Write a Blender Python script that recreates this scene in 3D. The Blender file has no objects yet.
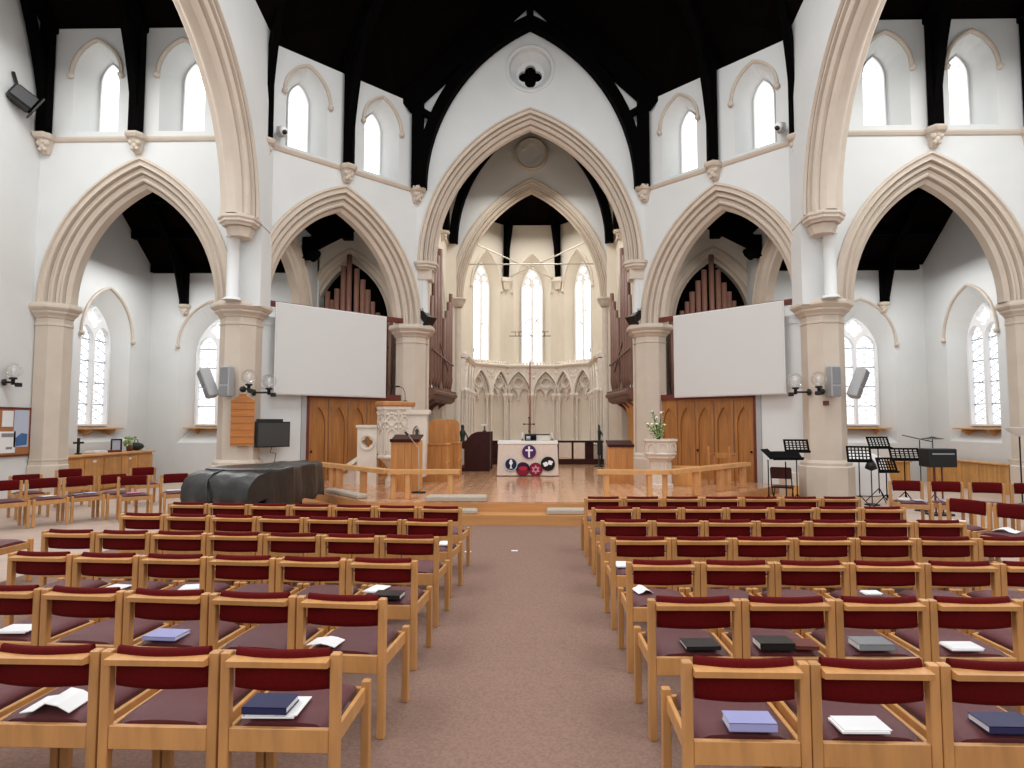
import bpy, bmesh, math, random
from math import pi, sin, cos, sqrt, acos, atan2, radians
from mathutils import Vector, Matrix, Euler
from mathutils.geometry import tessellate_polygon
random.seed(7)
S = bpy.context.scene
C = S.collection

# ------------------------------------------------------------------ materials
def lin(h):
    h = h.lstrip('#')
    o = []
    for i in (0, 2, 4):
        c = int(h[i:i+2], 16) / 255
        o.append(c / 12.92 if c <= .04045 else ((c + .055) / 1.055) ** 2.4)
    return tuple(o)

def mat(name, col, rough=.6, var=0., scale=6., bump=0., bscale=40., metal=0., stretch=(1, 1, 1), rnd=0.,
        emit=0., spec=.5, sheen=0., trans=0., coat=0., alpha=1.):
    m = bpy.data.materials.new(name); m.use_nodes = True
    nt = m.node_tree; nd = nt.nodes; lk = nt.links
    b = nd['Principled BSDF']
    c = lin(col) if isinstance(col, str) else col
    b.inputs['Base Color'].default_value = (*c, 1)
    b.inputs['Roughness'].default_value = rough
    b.inputs['Metallic'].default_value = metal
    b.inputs['Specular IOR Level'].default_value = spec
    if sheen: b.inputs['Sheen Weight'].default_value = sheen
    if trans: b.inputs['Transmission Weight'].default_value = trans
    if coat: b.inputs['Coat Weight'].default_value = coat; b.inputs['Coat Roughness'].default_value = .25
    if emit:
        b.inputs['Emission Color'].default_value = (*c, 1); b.inputs['Emission Strength'].default_value = emit
    if alpha < 1: b.inputs['Alpha'].default_value = alpha
    if var or bump or rnd:
        tc = nd.new('ShaderNodeTexCoord'); mp = nd.new('ShaderNodeMapping'); mp.inputs['Scale'].default_value = stretch
        lk.new(tc.outputs['Object'], mp.inputs['Vector'])
    if var or rnd:
        n = nd.new('ShaderNodeTexNoise'); n.inputs['Scale'].default_value = scale; n.inputs['Detail'].default_value = 5
        lk.new(mp.outputs['Vector'], n.inputs['Vector'])
        r = nd.new('ShaderNodeMapRange'); r.inputs['From Min'].default_value = .3; r.inputs['From Max'].default_value = .7
        r.inputs['To Min'].default_value = 1 - var; r.inputs['To Max'].default_value = 1 + var
        lk.new(n.outputs['Fac'], r.inputs['Value'])
        out = r.outputs['Result']
        if rnd:
            oi = nd.new('ShaderNodeObjectInfo'); r2 = nd.new('ShaderNodeMapRange')
            r2.inputs['To Min'].default_value = 1 - rnd; r2.inputs['To Max'].default_value = 1 + rnd
            lk.new(oi.outputs['Random'], r2.inputs['Value'])
            mu = nd.new('ShaderNodeMath'); mu.operation = 'MULTIPLY'
            lk.new(out, mu.inputs[0]); lk.new(r2.outputs['Result'], mu.inputs[1]); out = mu.outputs[0]
        v = nd.new('ShaderNodeVectorMath'); v.operation = 'SCALE'; v.inputs[0].default_value = c
        lk.new(out, v.inputs['Scale']); lk.new(v.outputs['Vector'], b.inputs['Base Color'])
    if bump:
        n2 = nd.new('ShaderNodeTexNoise'); n2.inputs['Scale'].default_value = bscale; n2.inputs['Detail'].default_value = 4
        lk.new(mp.outputs['Vector'], n2.inputs['Vector'])
        bp = nd.new('ShaderNodeBump'); bp.inputs['Strength'].default_value = bump; bp.inputs['Distance'].default_value = .02
        lk.new(n2.outputs['Fac'], bp.inputs['Height']); lk.new(bp.outputs['Normal'], b.inputs['Normal'])
    return m

def planks(name, col, width=.12, axis=0, rough=.3, gap=.55, var=.12):
    """boards side by side along one axis, with a dark joint between them"""
    m = mat(name, col, rough, var=var, scale=4, stretch=(1, 1, 1), spec=.05 if rough > .9 else .5)
    nt = m.node_tree; nd = nt.nodes; lk = nt.links
    tc = nd.new('ShaderNodeTexCoord'); sp = nd.new('ShaderNodeSeparateXYZ'); lk.new(tc.outputs['Object'], sp.inputs[0])
    dv = nd.new('ShaderNodeMath'); dv.operation = 'DIVIDE'; dv.inputs[1].default_value = width; lk.new(sp.outputs[axis], dv.inputs[0])
    fl = nd.new('ShaderNodeMath'); fl.operation = 'FLOOR'; lk.new(dv.outputs[0], fl.inputs[0])
    fr = nd.new('ShaderNodeMath'); fr.operation = 'FRACT'; lk.new(dv.outputs[0], fr.inputs[0])
    wn = nd.new('ShaderNodeTexWhiteNoise'); wn.noise_dimensions = '1D'; lk.new(fl.outputs[0], wn.inputs['W'])
    mr = nd.new('ShaderNodeMapRange'); mr.inputs['To Min'].default_value = .86; mr.inputs['To Max'].default_value = 1.12
    lk.new(wn.outputs['Value'], mr.inputs['Value'])
    gt = nd.new('ShaderNodeMath'); gt.operation = 'GREATER_THAN'; gt.inputs[1].default_value = .05; lk.new(fr.outputs[0], gt.inputs[0])
    m2 = nd.new('ShaderNodeMapRange'); m2.inputs['To Min'].default_value = gap; lk.new(gt.outputs[0], m2.inputs['Value'])
    mu = nd.new('ShaderNodeMath'); mu.operation = 'MULTIPLY'; lk.new(mr.outputs[0], mu.inputs[0]); lk.new(m2.outputs[0], mu.inputs[1])
    b = nd['Principled BSDF']; src = b.inputs['Base Color'].links[0].from_socket
    v = nd.new('ShaderNodeVectorMath'); v.operation = 'SCALE'; lk.new(src, v.inputs[0]); lk.new(mu.outputs[0], v.inputs['Scale'])
    lk.new(v.outputs['Vector'], b.inputs['Base Color'])
    return m

M = dict(
    plaster=mat('plaster', '#dadcdb', .85, var=.035, scale=.9, bump=.08, bscale=14),
    cream=mat('cream_plaster', '#e6ded0', .85, var=.03, scale=1.2, bump=.08, bscale=14),
    stone=mat('pale_stone', '#cdc0b1', .8, var=.05, scale=2.2, bump=.12, bscale=30),
    stone2=mat('carved_white_stone', '#d3c9bc', .75, var=.05, scale=5, bump=.1, bscale=40),
    dark=mat('black_timber', '#030202', .9, var=.25, scale=3, spec=.05),
    board=planks('dark_roof_boards', '#0a0504', .22, 0, .95, .5),
    oak=mat('chair_oak', '#bd8952', .4, var=.13, scale=7, stretch=(3, 3, .5), rnd=.10, coat=.15),
    red=mat('wine_red_fabric', '#560507', .75, var=.12, scale=60, bump=.15, bscale=300, rnd=.10, spec=.12),
    seat=mat('plum_seat_fabric', '#582026', .5, var=.14, scale=90, bump=.2, bscale=400, rnd=.10, sheen=.12, spec=.4),
    carpet=mat('brown_carpet', '#8b7064', .95, var=.16, scale=55, bump=.35, bscale=260, spec=.1),
    tile=mat('pale_floor', '#bba596', .55, var=.08, scale=3),
    dais=planks('polished_dais_boards', '#cb9b77', .13, 0, .15, .9, var=.10),
    riser=mat('oak_riser', '#bf8a55', .4, var=.12, scale=3, stretch=(.4, 4, 4)),
    rail=mat('light_oak', '#cf9a62', .4, var=.12, scale=5, stretch=(1, 1, 1)),
    wood=mat('golden_oak', '#b27840', .42, var=.16, scale=4, stretch=(4, 4, .5)),
    doorw=mat('door_oak', '#a46d38', .45, var=.22, scale=4, stretch=(5, 5, .35)),
    mahog=mat('dark_mahogany', '#340d0a', .5, var=.2, scale=5, spec=.25),
    pine=mat('pine_board', '#cf9653', .45, var=.14, scale=4, stretch=(3, 3, .5)),
    pipe=mat('organ_pipe_metal', '#7f5c50', .45, var=.1, scale=3, spec=.4),
    pipewood=mat('organ_wood', '#6b4639', .5, var=.15, scale=5),
    black=mat('black_paint', '#0a0a0b', .4),
    matt=mat('matt_black', '#060606', .9, spec=.15),
    cover=mat('black_vinyl_cover', '#1e1f1f', .34, var=.15, scale=3, bump=.9, bscale=5, spec=.7),
    screen=mat('projection_screen', '#d3d3d1', .9),
    white=mat('white_paint', '#ececec', .5),
    grey=mat('speaker_grey', '#a9aaab', .55),
    greyd=mat('speaker_grille', '#86888b', .7, bump=.3, bscale=400),
    tv=mat('dark_screen', '#3a3b39', .35),
    cork=mat('cork_board', '#a56f45', .9, var=.15, scale=60),
    paper=mat('white_paper', '#e9e9ea', .7),
    paperb=mat('pale_blue_paper', '#b9c3d6', .7),
    blue=mat('print_blue', '#41689a', .7),
    navy=mat('navy_cover', '#1b2150', .45),
    lilac=mat('lilac_cover', '#9d9fd0', .5),
    bookblk=mat('black_cover', '#121114', .4),
    cloth=mat('altar_cloth', '#d9cbc0', .85, var=.06, scale=18, bump=.15, bscale=60),
    purple=mat('purple_felt', '#4a2560', .9), navyf=mat('navy_felt', '#10243c', .9), plum=mat('plum_felt', '#2c1030', .9),
    crim=mat('crimson_felt', '#7d1730', .9), blackf=mat('black_felt', '#0c0c10', .9), redf=mat('red_felt', '#b01f3a', .9),
    whitef=mat('white_felt', '#f0eef2', .9), pink=mat('pink_felt', '#d18a9c', .9),
    brass=mat('dull_brass', '#8d6b3a', .35, metal=.9),
    dmetal=mat('dark_metal', '#1a1614', .4, metal=.7),
    steel=mat('steel_rod', '#c9c2b6', .35, metal=.6),
    copper=mat('copper_cross', '#8e5a52', .4, metal=.5),
    glassg=mat('clear_globe', '#ffffff', .05, trans=1., alpha=.28),
    leaf=mat('green_leaf', '#86a35c', .6, var=.2, scale=12), petal=mat('white_petal', '#f2f0e6', .6), stem=mat('dark_twig', '#3a3a26', .7),
    pad=mat('grey_kneeler', '#b3a899', .95, var=.2, scale=90, bump=.3, bscale=200),
    lead=mat('lead_came', '#6a6e73', .6),
    rust=mat('red_brown_wood', '#66281b', .5, var=.15, scale=6),
    hymn=mat('hymn_board_oak', '#b9722f', .45, var=.12, scale=5, stretch=(.6, 1, 5)),
    slat=planks('slatted_pine', '#cf9a58', .075, 1, .5, .55),
    cup=planks('boarded_pine', '#c98f4f', .16, 1, .45, .62),
    shade_black=mat('painted_recess_shade', '#0c0705', .95, spec=.05),  # near-black colour that stands in for the shade of unlit depths
    arcade=mat('arcade_stone', '#ebe4da', .75, var=.05, scale=5, bump=.1, bscale=40),
    bronze=mat('bronze_figure', '#3b3f38', .45, metal=.4),
    green=mat('dark_green_leaf', '#1d2a18', .7),
)
def glow(name, col, k):
    m = bpy.data.materials.new(name); m.use_nodes = True
    nd = m.node_tree.nodes; nd.clear()
    e = nd.new('ShaderNodeEmission'); o = nd.new('ShaderNodeOutputMaterial')
    e.inputs[0].default_value = (*lin(col), 1); e.inputs[1].default_value = k
    m.node_tree.links.new(e.outputs[0], o.inputs[0]); return m
M['day'] = glow('daylit_glass', '#ffffff', 2.2)
M['dayw'] = glow('daylit_tinted_glass', '#fffaf0', 2.6)
M['dayl'] = glow('daylit_leaded_glass', '#f6f8fb', 1.5)

# ------------------------------------------------------------------ mesh builder
class MB:
    def __init__(s): s.v, s.f, s.s = [], [], []
    def add(s, vs, fs, smooth=False, T=None):
        b = len(s.v)
        s.v += [tuple(T @ Vector(p)) if T else tuple(p) for p in vs]
        s.f += [tuple(b + i for i in f) for f in fs]; s.s += [smooth] * len(fs)
        return s
    def box(s, c, d, T=None, taper=1.):
        x, y, z = (k / 2 for k in d)
        vs = [(c[0] + i * x * (taper if k > 0 else 1), c[1] + j * y * (taper if k > 0 else 1), c[2] + k * z) for k in (-1, 1) for j in (-1, 1) for i in (-1, 1)]
        return s.add(vs, [(0, 2, 3, 1), (4, 5, 7, 6), (0, 1, 5, 4), (2, 6, 7, 3), (0, 4, 6, 2), (1, 3, 7, 5)], T=T)
    def rbox(s, c, d, r=.006, T=None):
        """box with chamfered vertical and horizontal edges"""
        x, y, z = (k / 2 for k in d); r = min(r, x * .9, y * .9, z * .9)
        def ring(zz, q):
            X, Y = x - q, y - q
            return [(c[0] + a, c[1] + b, c[2] + zz) for a, b in ((-X, -Y + r), (-X + r, -Y), (X - r, -Y), (X, -Y + r), (X, Y - r), (X - r, Y), (-X + r, Y), (-X, Y - r))]
        return s.loft([ring(-z, r), ring(-z + r, 0), ring(z - r, 0), ring(z, r)], T=T)
    def loft(s, rings, closed=True, cap=True, smooth=False, T=None):
        n = len(rings[0]); vs = [p for r in rings for p in r]; fs = []
        for i in range(len(rings) - 1):
            for j in range(n if closed else n - 1):
                k = (j + 1) % n
                fs.append((i * n + j, i * n + k, (i + 1) * n + k, (i + 1) * n + j))
        s.add(vs, fs, smooth, T)
        if cap and closed:
            s.add(rings[0], [tuple(reversed(range(n)))], False, T); s.add(rings[-1], [tuple(range(n))], False, T)
        return s
    def lathe(s, prof, n=16, c=(0, 0, 0), rot=0., smooth=True, T=None):
        rings = [[(c[0] + r * cos(rot + 2 * pi * i / n), c[1] + r * sin(rot + 2 * pi * i / n), c[2] + z) for i in range(n)] for r, z in prof]
        return s.loft(rings, smooth=smooth, T=T)
    def ball(s, c, r, n=14, sq=(1, 1, 1), T=None):
        m = max(6, n // 2)
        rings = [[(c[0] + sq[0] * r * max(sin(pi * k / m), .01) * cos(2 * pi * i / n), c[1] + sq[1] * r * max(sin(pi * k / m), .01) * sin(2 * pi * i / n), c[2] - sq[2] * r * cos(pi * k / m)) for i in range(n)] for k in range(m + 1)]
        return s.loft(rings, smooth=True, T=T)
    def tube(s, pts, r, n=8, cap=True, smooth=True, T=None):
        pts = [Vector(p) for p in pts]; rs = r if isinstance(r, (list, tuple)) else [r] * len(pts)
        rings, up = [], None
        for i, p in enumerate(pts):
            d = ((pts[i + 1] if i + 1 < len(pts) else p) - (pts[i - 1] if i else p)).normalized()
            if up is None: up = Vector((0, 0, 1)) if abs(d.z) < .9 else Vector((1, 0, 0))
            a = d.cross(up).normalized(); b = a.cross(d).normalized(); up = b
            rings.append([tuple(p + rs[i] * (cos(2 * pi * k / n) * a + sin(2 * pi * k / n) * b)) for k in range(n)])
        return s.loft(rings, cap=cap, smooth=smooth, T=T)
    def bar(s, p, q, w, h, T=None, up=(0, 0, 1)):
        """square bar from p to q"""
        p, q = Vector(p), Vector(q); d = (q - p).normalized(); u = Vector(up)
        if abs(d.dot(u)) > .95: u = Vector((0, 1, 0))
        a = d.cross(u).normalized() * w / 2; b = a.cross(d).normalized() * h / 2
        r = lambda o: [tuple(o - a - b), tuple(o + a - b), tuple(o + a + b), tuple(o - a + b)]
        return s.loft([r(p), r(q)], T=T)
    def plate(s, outer, holes, F, w0, w1, hole_back=None, edges=True):
        """polygon with holes in the frame F between depths w0 (front) and w1 (back); the holes may shrink towards the back"""
        hb = hole_back or holes
        for loops, w, flip in (([outer] + list(holes), w0, False), ([outer] + list(hb), w1, True)):
            flat = [p for l in loops for p in l]
            tr = tessellate_polygon([[Vector((p[0], p[1], 0)) for p in l] for l in loops])
            s.add([F(p[0], p[1], w) for p in flat], [tuple(reversed(t)) if flip else tuple(t) for t in tr])
        for a, b in zip([outer] + list(holes), [outer] + list(hb)):
            n = len(a)
            s.add([F(p[0], p[1], w0) for p in a] + [F(p[0], p[1], w1) for p in b], [(i, (i + 1) % n, n + (i + 1) % n, n + i) for i in range(n)])
        return s
    def build(s, name, m, parent=None, loc=None):
        me = bpy.data.meshes.new(name); me.from_pydata(s.v, [], s.f); 
        bm = bmesh.new(); bm.from_mesh(me); bmesh.ops.recalc_face_normals(bm, faces=bm.faces); bm.to_mesh(me); bm.free()
        me.polygons.foreach_set('use_smooth', s.s); me.materials.append(M[m] if isinstance(m, str) else m); me.update()
        o = bpy.data.objects.new(name, me); C.objects.link(o)
        if parent is not None: o.parent = parent
        if loc is not None: o.location = loc
        return o

def tag(o, label=None, cat=None, group=None, kind=None):
    if label: o['label'] = label
    if cat: o['category'] = cat
    if group: o['group'] = group
    if kind: o['kind'] = kind
    return o
def thing(name, label, cat, loc=(0, 0, 0), rz=0., group=None, kind=None):
    o = bpy.data.objects.new(name, None); C.objects.link(o); o.location = loc; o.rotation_euler = (0, 0, rz); o.empty_display_size = .1
    return tag(o, label, cat, group, kind)
def struct(name, mb, m, label=None, cat=None, parent=None):
    o = mb.build(name, m, parent); return tag(o, label, cat, None, 'structure') if parent is None else o
def copy_tree(o, parent=None):
    c = o.copy(); C.objects.link(c)
    if parent is not None: c.parent = parent
    for ch in list(o.children): copy_tree(ch, c)
    return c

# ------------------------------------------------------------------ camera
F_PX, CX, CY, CAMH, CAMX = 630., 524., 384., 1.80, .125
cam_d = bpy.data.cameras.new('camera'); cam = bpy.data.objects.new('camera', cam_d); C.objects.link(cam)
cam_d.sensor_width = 36; cam_d.lens = F_PX / 1024 * 36; cam_d.shift_x = -(CX - 512) / 1024; cam_d.clip_end = 200
cam.location = (CAMX, 0, CAMH); cam.rotation_euler = (radians(90) + math.atan(39 / F_PX), 0, 11 / F_PX)
S.camera = cam
_R = cam.rotation_euler.to_matrix()
def at(px, py, Y):
    """the point at depth Y that stands at a place in the photograph"""
    d = _R @ Vector(((px - CX) / F_PX, -(py - CY) / F_PX, -1)); return Vector((CAMX, 0, CAMH)) + d * (Y / d.y)
def zat(py, Y): return at(530, py, Y).z
def xat(px, Y): return at(px, 423, Y).x

# ------------------------------------------------------------------ frames and arches
def frame(o, u, n):
    o = Vector(o); u = Vector((u[0], u[1], 0)).normalized(); n = Vector((n[0], n[1], 0)).normalized(); z = Vector((0, 0, 1))
    f = lambda a, v, w=0.: tuple(o + u * a + z * v + n * w)
    return f
def arch_R(w, rise): return (w * w + rise * rise) / (2 * w)
def arch_loop(cu, v0, w, rise, vb, rho=0., n=14):
    """closed outline of a pointed opening, counter-clockwise, standing on vb"""
    R = arch_R(w, rise); e = R - w; ta = acos(max(-1, min(1, e / (R + rho))))
    right = [(cu + (R + rho) * cos(ta * i / n) - e, v0 + (R + rho) * sin(ta * i / n)) for i in range(n + 1)]
    left = [(2 * cu - a, b) for a, b in reversed(right[:-1])]
    return [(cu - w - rho, vb), (cu + w + rho, vb)] + right + left
def arch_curve(cu, v0, w, rise, rho=0., n=16):
    R = arch_R(w, rise); e = R - w; ta = acos(max(-1, min(1, e / (R + rho))))
    right = [(cu + (R + rho) * cos(ta * i / n) - e, v0 + (R + rho) * sin(ta * i / n)) for i in range(n + 1)]
    return [(2 * cu - a, b) for a, b in right[:-1]] + list(reversed(right))
def arch_ring(mb, F, cu, v0, w, rise, prof, n=18, vb=None, close=False, smooth=False):
    """a moulding whose section prof = [(outward, depth)] runs round a pointed arch (and down its jambs to vb)"""
    cols = []
    for rho, d in prof:
        c = arch_curve(cu, v0, w, rise, rho, n)
        if vb is not None: c = [(c[0][0], vb)] + c + [(c[-1][0], vb)]
        cols.append([F(a, b, d) for a, b in c])
    rings = [[col[i] for col in cols] for i in range(len(cols[0]))]
    mb.loft(rings, closed=close, cap=close, smooth=smooth)
    return mb
def lobes(cu, cv, r, k=4, n=7, rot=pi/4, f=.52):
    """outline of a foiled opening with k lobes"""
    d = r * f; q = r - d; pts = []
    half = math.acos(max(-1, min(1, (d * sin(pi / k)) / q))) if q > d * sin(pi / k) else 0
    sweep = pi - (pi / 2 - pi / k) - half + 0.0
    for i in range(k):
        a0 = rot + 2 * pi * i / k
        for j in range(n):
            a = a0 + (2 * j / (n - 1) - 1) * sweep
            pts.append((cu + d * cos(a0) + q * cos(a), cv + d * sin(a0) + q * sin(a)))
    return pts
def circle(cu, cv, r, n=24): return [(cu + r * cos(2 * pi * i / n), cv + r * sin(2 * pi * i / n)) for i in range(n)]
# ------------------------------------------------------------------ plan of the building (metres; y runs east)
PB, PC, PA = (6.59, 14.2), (3.33, 17.55), (10.95, 14.2)
CAP, CAP2, EAVE, STR = 4.5, 6.27, 10.88, 8.25        # pillar capitals, high capitals, wall plate, string course
DZ = .376                                            # dais height
TW = .375                                            # half wall thickness
SIDE = {-1: 'north', 1: 'south'}
WIN = [0]
ARCH_PROF = [(.58, -.02), (.58, .05), (.52, .07), (.50, .02), (.44, .015), (.40, .03), (.395, -.10), (.375, -.10), (.37, -.04), (.34, -.075), (.30, -.03), (.27, -.04), (.265, -.16), (.245, -.17), (.24, -.11), (.19, -.15), (.14, -.10),
             (.11, -.12), (.105, -.24), (.085, -.24), (.08, -.2), (.03, -.245), (0, -.27), (0, -.48), (.085, -.53), (.10, -.62), (.25, -.64), (.27, -.71), (.5, -.75), (.58, -.75)]

def ringprof(k, T=.75): return [(r * k, d if d > -.3 else d + (.75 - T)) for r, d in ARCH_PROF]

def floor_poly(name, pts, z0, z1, m, label, cat):
    mb = MB(); mb.plate([(x, y) for x, y in pts], [], lambda a, b, w: (a, b, w), z1, z0)
    return struct(name, mb, m, label, cat)

floor_poly('floor', [(-14, -3), (14, -3), (14, 29), (-14, 29)], -.3, 0, 'tile', 'pale stone floor of the church under chairs and piers', 'floor')
floor_poly('floor_carpet', [(-5.9, -2.5), (6.2, -2.5), (6.2, 9.6), (4.6, 11.09), (-4.6, 11.09), (-5.9, 9.6)], .002, .012, 'carpet', 'brown carpet running up the centre aisle beneath the chairs', 'carpet')
apse = [(3.05, 17.6), (3.05, 22.9), (2.72, 22.9), (2.72, 25.75), (1.17, 27.3)]
up = [(2.95, 11.5), (5.45, 14.4), (5.9, 15.0), (3.42, 17.6)] + apse
lo = [(3.15, 11.1), (5.95, 14.3), (6.1, 14.9), (5.6, 15.3)]
floor_poly('floor_step', [(-x, y) for x, y in lo] + [(x, y) for x, y in reversed(lo)], 0, .195, 'riser', 'lower oak step across the foot of the dais', 'step')
floor_poly('floor_dais', [(-x, y) for x, y in up] + [(x, y) for x, y in reversed(up)], 0, DZ - .03, 'riser', 'oak-faced raised dais in front of the chancel', 'dais')
floor_poly('floor_boards', [(-x, y) for x, y in up] + [(x, y) for x, y in reversed(up)], DZ - .03, DZ, 'dais', 'polished reddish floor boards on top of the dais and chancel', 'floor')

# ---- windows
def hood(F, cu, v0, w, rise, parent, stops=True, k=.09, m='stone'):
    mb = MB()
    arch_ring(mb, F, cu, v0, w, rise, [(.02, .002), (.02, .05), (.05, .075), (k, .06), (k, .002)], n=12)
    if stops:
        for sx in (-1, 1): mb.ball(F(cu + sx * (w + .055), v0 - .03, .05), .075, 8)
    return mb.build('hood_mould', m, parent)

def lancet(F, cu, sill, recess, light, depth, side, where, m='day', k=.09):
    """a single cusped light at the back of a deep splayed recess"""
    WIN[0] += 1
    r = thing('window_%d' % WIN[0], where, 'window', kind='structure')
    w, v0, rise = light
    lp = arch_loop(cu, v0, w, rise, sill, 0, 10)
    fr = MB(); inner = arch_loop(cu, v0, w - .025, rise - .025, sill + .02, 0, 10)
    fr.plate(lp, [inner], F, -depth + .09, -depth - .02); fr.build('frame', 'white', r)
    g = MB(); g.plate(arch_loop(cu, v0, w + .01, rise, sill - .01, 0, 10), [], F, -depth - .03, -depth - .05); g.build('glass', m, r)
    t = MB()
    for sx in (-1, 1):
        t.tube([F(cu + sx * (w - .05), v0 - .02, -depth + .04), F(cu + sx * (w - .16), v0 + .06, -depth + .04), F(cu + sx * (w - .13), v0 + .16, -depth + .04), F(cu + sx * .08, v0 + rise * .62, -depth + .04)], .011, 6)
    t.build('tracery', 'white', r)
    hood(F, cu, recess[1], recess[0], recess[2], r, k=k)
    return r

def splay(cu, sill, rec, light, drop=.22, n=10):
    """front and back outline of a splayed recess with equal vertex counts"""
    return arch_loop(cu, rec[1], rec[0], rec[2], sill - drop, 0, n), arch_loop(cu, light[1], light[0], light[2], sill, 0, n)

def two_light(F, cu, sill, w, v0, rise, depth, rec, label, m='dayl', leaded=True, col=None, hm='stone', fr_m='white'):
    """two lights under a quatrefoil, leaded, at the back of a splayed recess"""
    WIN[0] += 1
    r = thing('window_%d' % WIN[0], label, 'window', kind='structure')
    lw = (w - .085) / 2; top = v0 + .32
    L = [arch_loop(cu + sx * (lw / 1 + .03), top - .1, lw - .012, lw * 1.25, sill + .05, 0, 8) for sx in (-1, 1)]
    q = lobes(cu, v0 + .85, .285, 4, 7, pi / 2)
    eyes = [] if leaded else [lobes(cu + sx * .18, v0 + .60, .125, 4, 6, pi / 4) for sx in (-1, 1)]
    if not leaded: L = [arch_loop(cu + sx * (lw + .03), top - .04, lw - .015, lw * .95, sill + .06, 0, 8) for sx in (-1, 1)]; q = lobes(cu, v0 + .90, .19, 4, 7, pi / 2)
    fr = MB(); fr.plate(arch_loop(cu, v0, w, rise, sill, 0, 12), L + [q] + eyes, F, -depth + .12, -depth - .02); fr.build('frame', fr_m, r)
    g = MB(); g.plate(arch_loop(cu, v0, w, rise, sill, 0, 12), [], F, -depth - .03, -depth - .05); g.build('glass', m, r)
    if leaded:
        ld = MB(); d = -depth + .0
        for sx in (-1, 1):
            c = cu + sx * (lw + .03); nb = 4
            for k in range(1, nb + 1):
                v = sill + (top - .1 - sill) * k / nb; ld.box((0, 0, 0), (1, 1, 1), Matrix.Translation(F(c, v, d)) @ Matrix.Diagonal((*[abs(a - b) + .024 for a, b in zip(F(c - lw, v, d), F(c + lw, v, d))], 1)))
            step = .26
            y = sill + .08
            while y < top + lw * .4:       # lozenge quarries
                for a, b in ((-1, 1), (1, -1)):
                    ld.bar(F(c + a * lw * .92, y, d), F(c + b * lw * .92, min(y + step, top + lw * .6), d), .015, .008)
                y += step
        ld.build('leading', 'lead', r)
    if col:
        for name, cm, strokes in col:
            t = MB()
            for pts in strokes: t.tube([F(cu + a, b, -depth + .0) for a, b in pts], .022, 6)
            t.build(name, cm, r)
    hood(F, cu, rec[1], rec[0], rec[2], r, m=hm)
    return r

# ---- clerestory wall with arch below
REC, LIG = (.53, 9.78, .76), (.27, 9.84, .5)
SILL = 8.66
def cler_wall(name, F, hl, cus, ahw, arise, label, top=EAVE, dv=0., m='plaster'):
    out = [(-hl, CAP - .05)] + arch_curve(0, CAP, ahw, arise, .5, 18) + [(hl, CAP - .05), (hl, top), (-hl, top)]
    fh, bh = [], []
    for c in cus:
        a, b = splay(c, SILL + dv, (REC[0], REC[1] + dv, REC[2]), (LIG[0], LIG[1] + dv, LIG[2])); fh.append(a); bh.append(b)
    mb = MB(); mb.plate(out, fh, F, 0, -.6, bh)
    return struct(name, mb, m, label, 'wall')

def string_course(F, a, b, parent, v=STR):
    mb = MB(); pr = [(-.065, .0), (-.05, .04), (0, .075), (.035, .08), (.05, .05), (.06, .0)]
    mb.loft([[F(u, v + p, d) for p, d in pr] for u in (a, b)]); return mb.build('string_course', 'stone', parent)

def corbel(F, u, parent, v=STR, s=1.):
    """carved leaf corbel under a roof timber"""
    mb = MB()
    def ring(vv, hw, d): return [F(u + sx * hw * q, v + vv, dd) for sx, q, dd in ((-1, 1, 0), (-1, 1, d * .6), (-1, .55, d), (1, .55, d), (1, 1, d * .6), (1, 1, 0))]
    mb.loft([ring(vv * s, h * s, d * s) for vv, h, d in ((-.36, .07, .08), (-.30, .10, .13), (-.12, .13, .2), (-.06, .15, .24), (-.05, .19, .30), (.01, .21, .34), (.05, .21, .34), (.07, .18, .30))])
    for du, dv, r in ((-.08, -.14, .07), (.08, -.14, .07), (0, -.22, .07), (0, -.1, .08), (-.05, -.28, .05), (.05, -.28, .05)):
        mb.ball(F(u + du * s, v + dv * s, .16 * s), r * s, 8)
    return mb.build('corbel', 'stone', parent)

def half_truss(F, u, label, reach=2.3, rise=4.6, v0=STR + .08, name='roof_beam', wall_w=.0, slope=None):
    """black post on a corbel, its curved brace leaning out into the room, and the rafter above"""
    r = thing(name, label, 'roof timber', kind='structure')
    p = MB(); p.bar(F(u, v0, .15), F(u, EAVE + .3, .15), .19, .24, up=(1, 0, 0)); p.build('post', 'dark', r)
    b = MB(); pts = []
    for i in range(13):
        t = i / 12
        pts.append((.2 + reach * .72 * t ** 1.5, v0 + rise * t ** .92))
    rings = []
    for i, (w, v) in enumerate(pts):
        q, k = pts[max(i - 1, 0)], pts[min(i + 1, 12)]
        dx, dy = k[0] - q[0], k[1] - q[1]; L = sqrt(dx * dx + dy * dy); nx, ny = -dy / L, dx / L
        h = .20
        rings.append([F(u - .08, v, w), F(u + .08, v, w), F(u + .08, v + ny * h, w + nx * h), F(u - .08, v + ny * h, w + nx * h)])
    b.loft(rings); b.build('brace', 'dark', r)
    e = MB(); e.bar(F(u, EAVE, -.1), F(u, EAVE + 4.2, 4.6), .26, .42); e.build('rafter', 'dark', r)
    s = MB()
    for k in (7,): s.bar(F(u, pts[k][1] + .05, pts[k][0] - .05), F(u, pts[k][1] + .45, max(pts[k][0] - .55, .15)), .14, .14)
    s.build('strut', 'dark', r)
    return r

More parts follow.
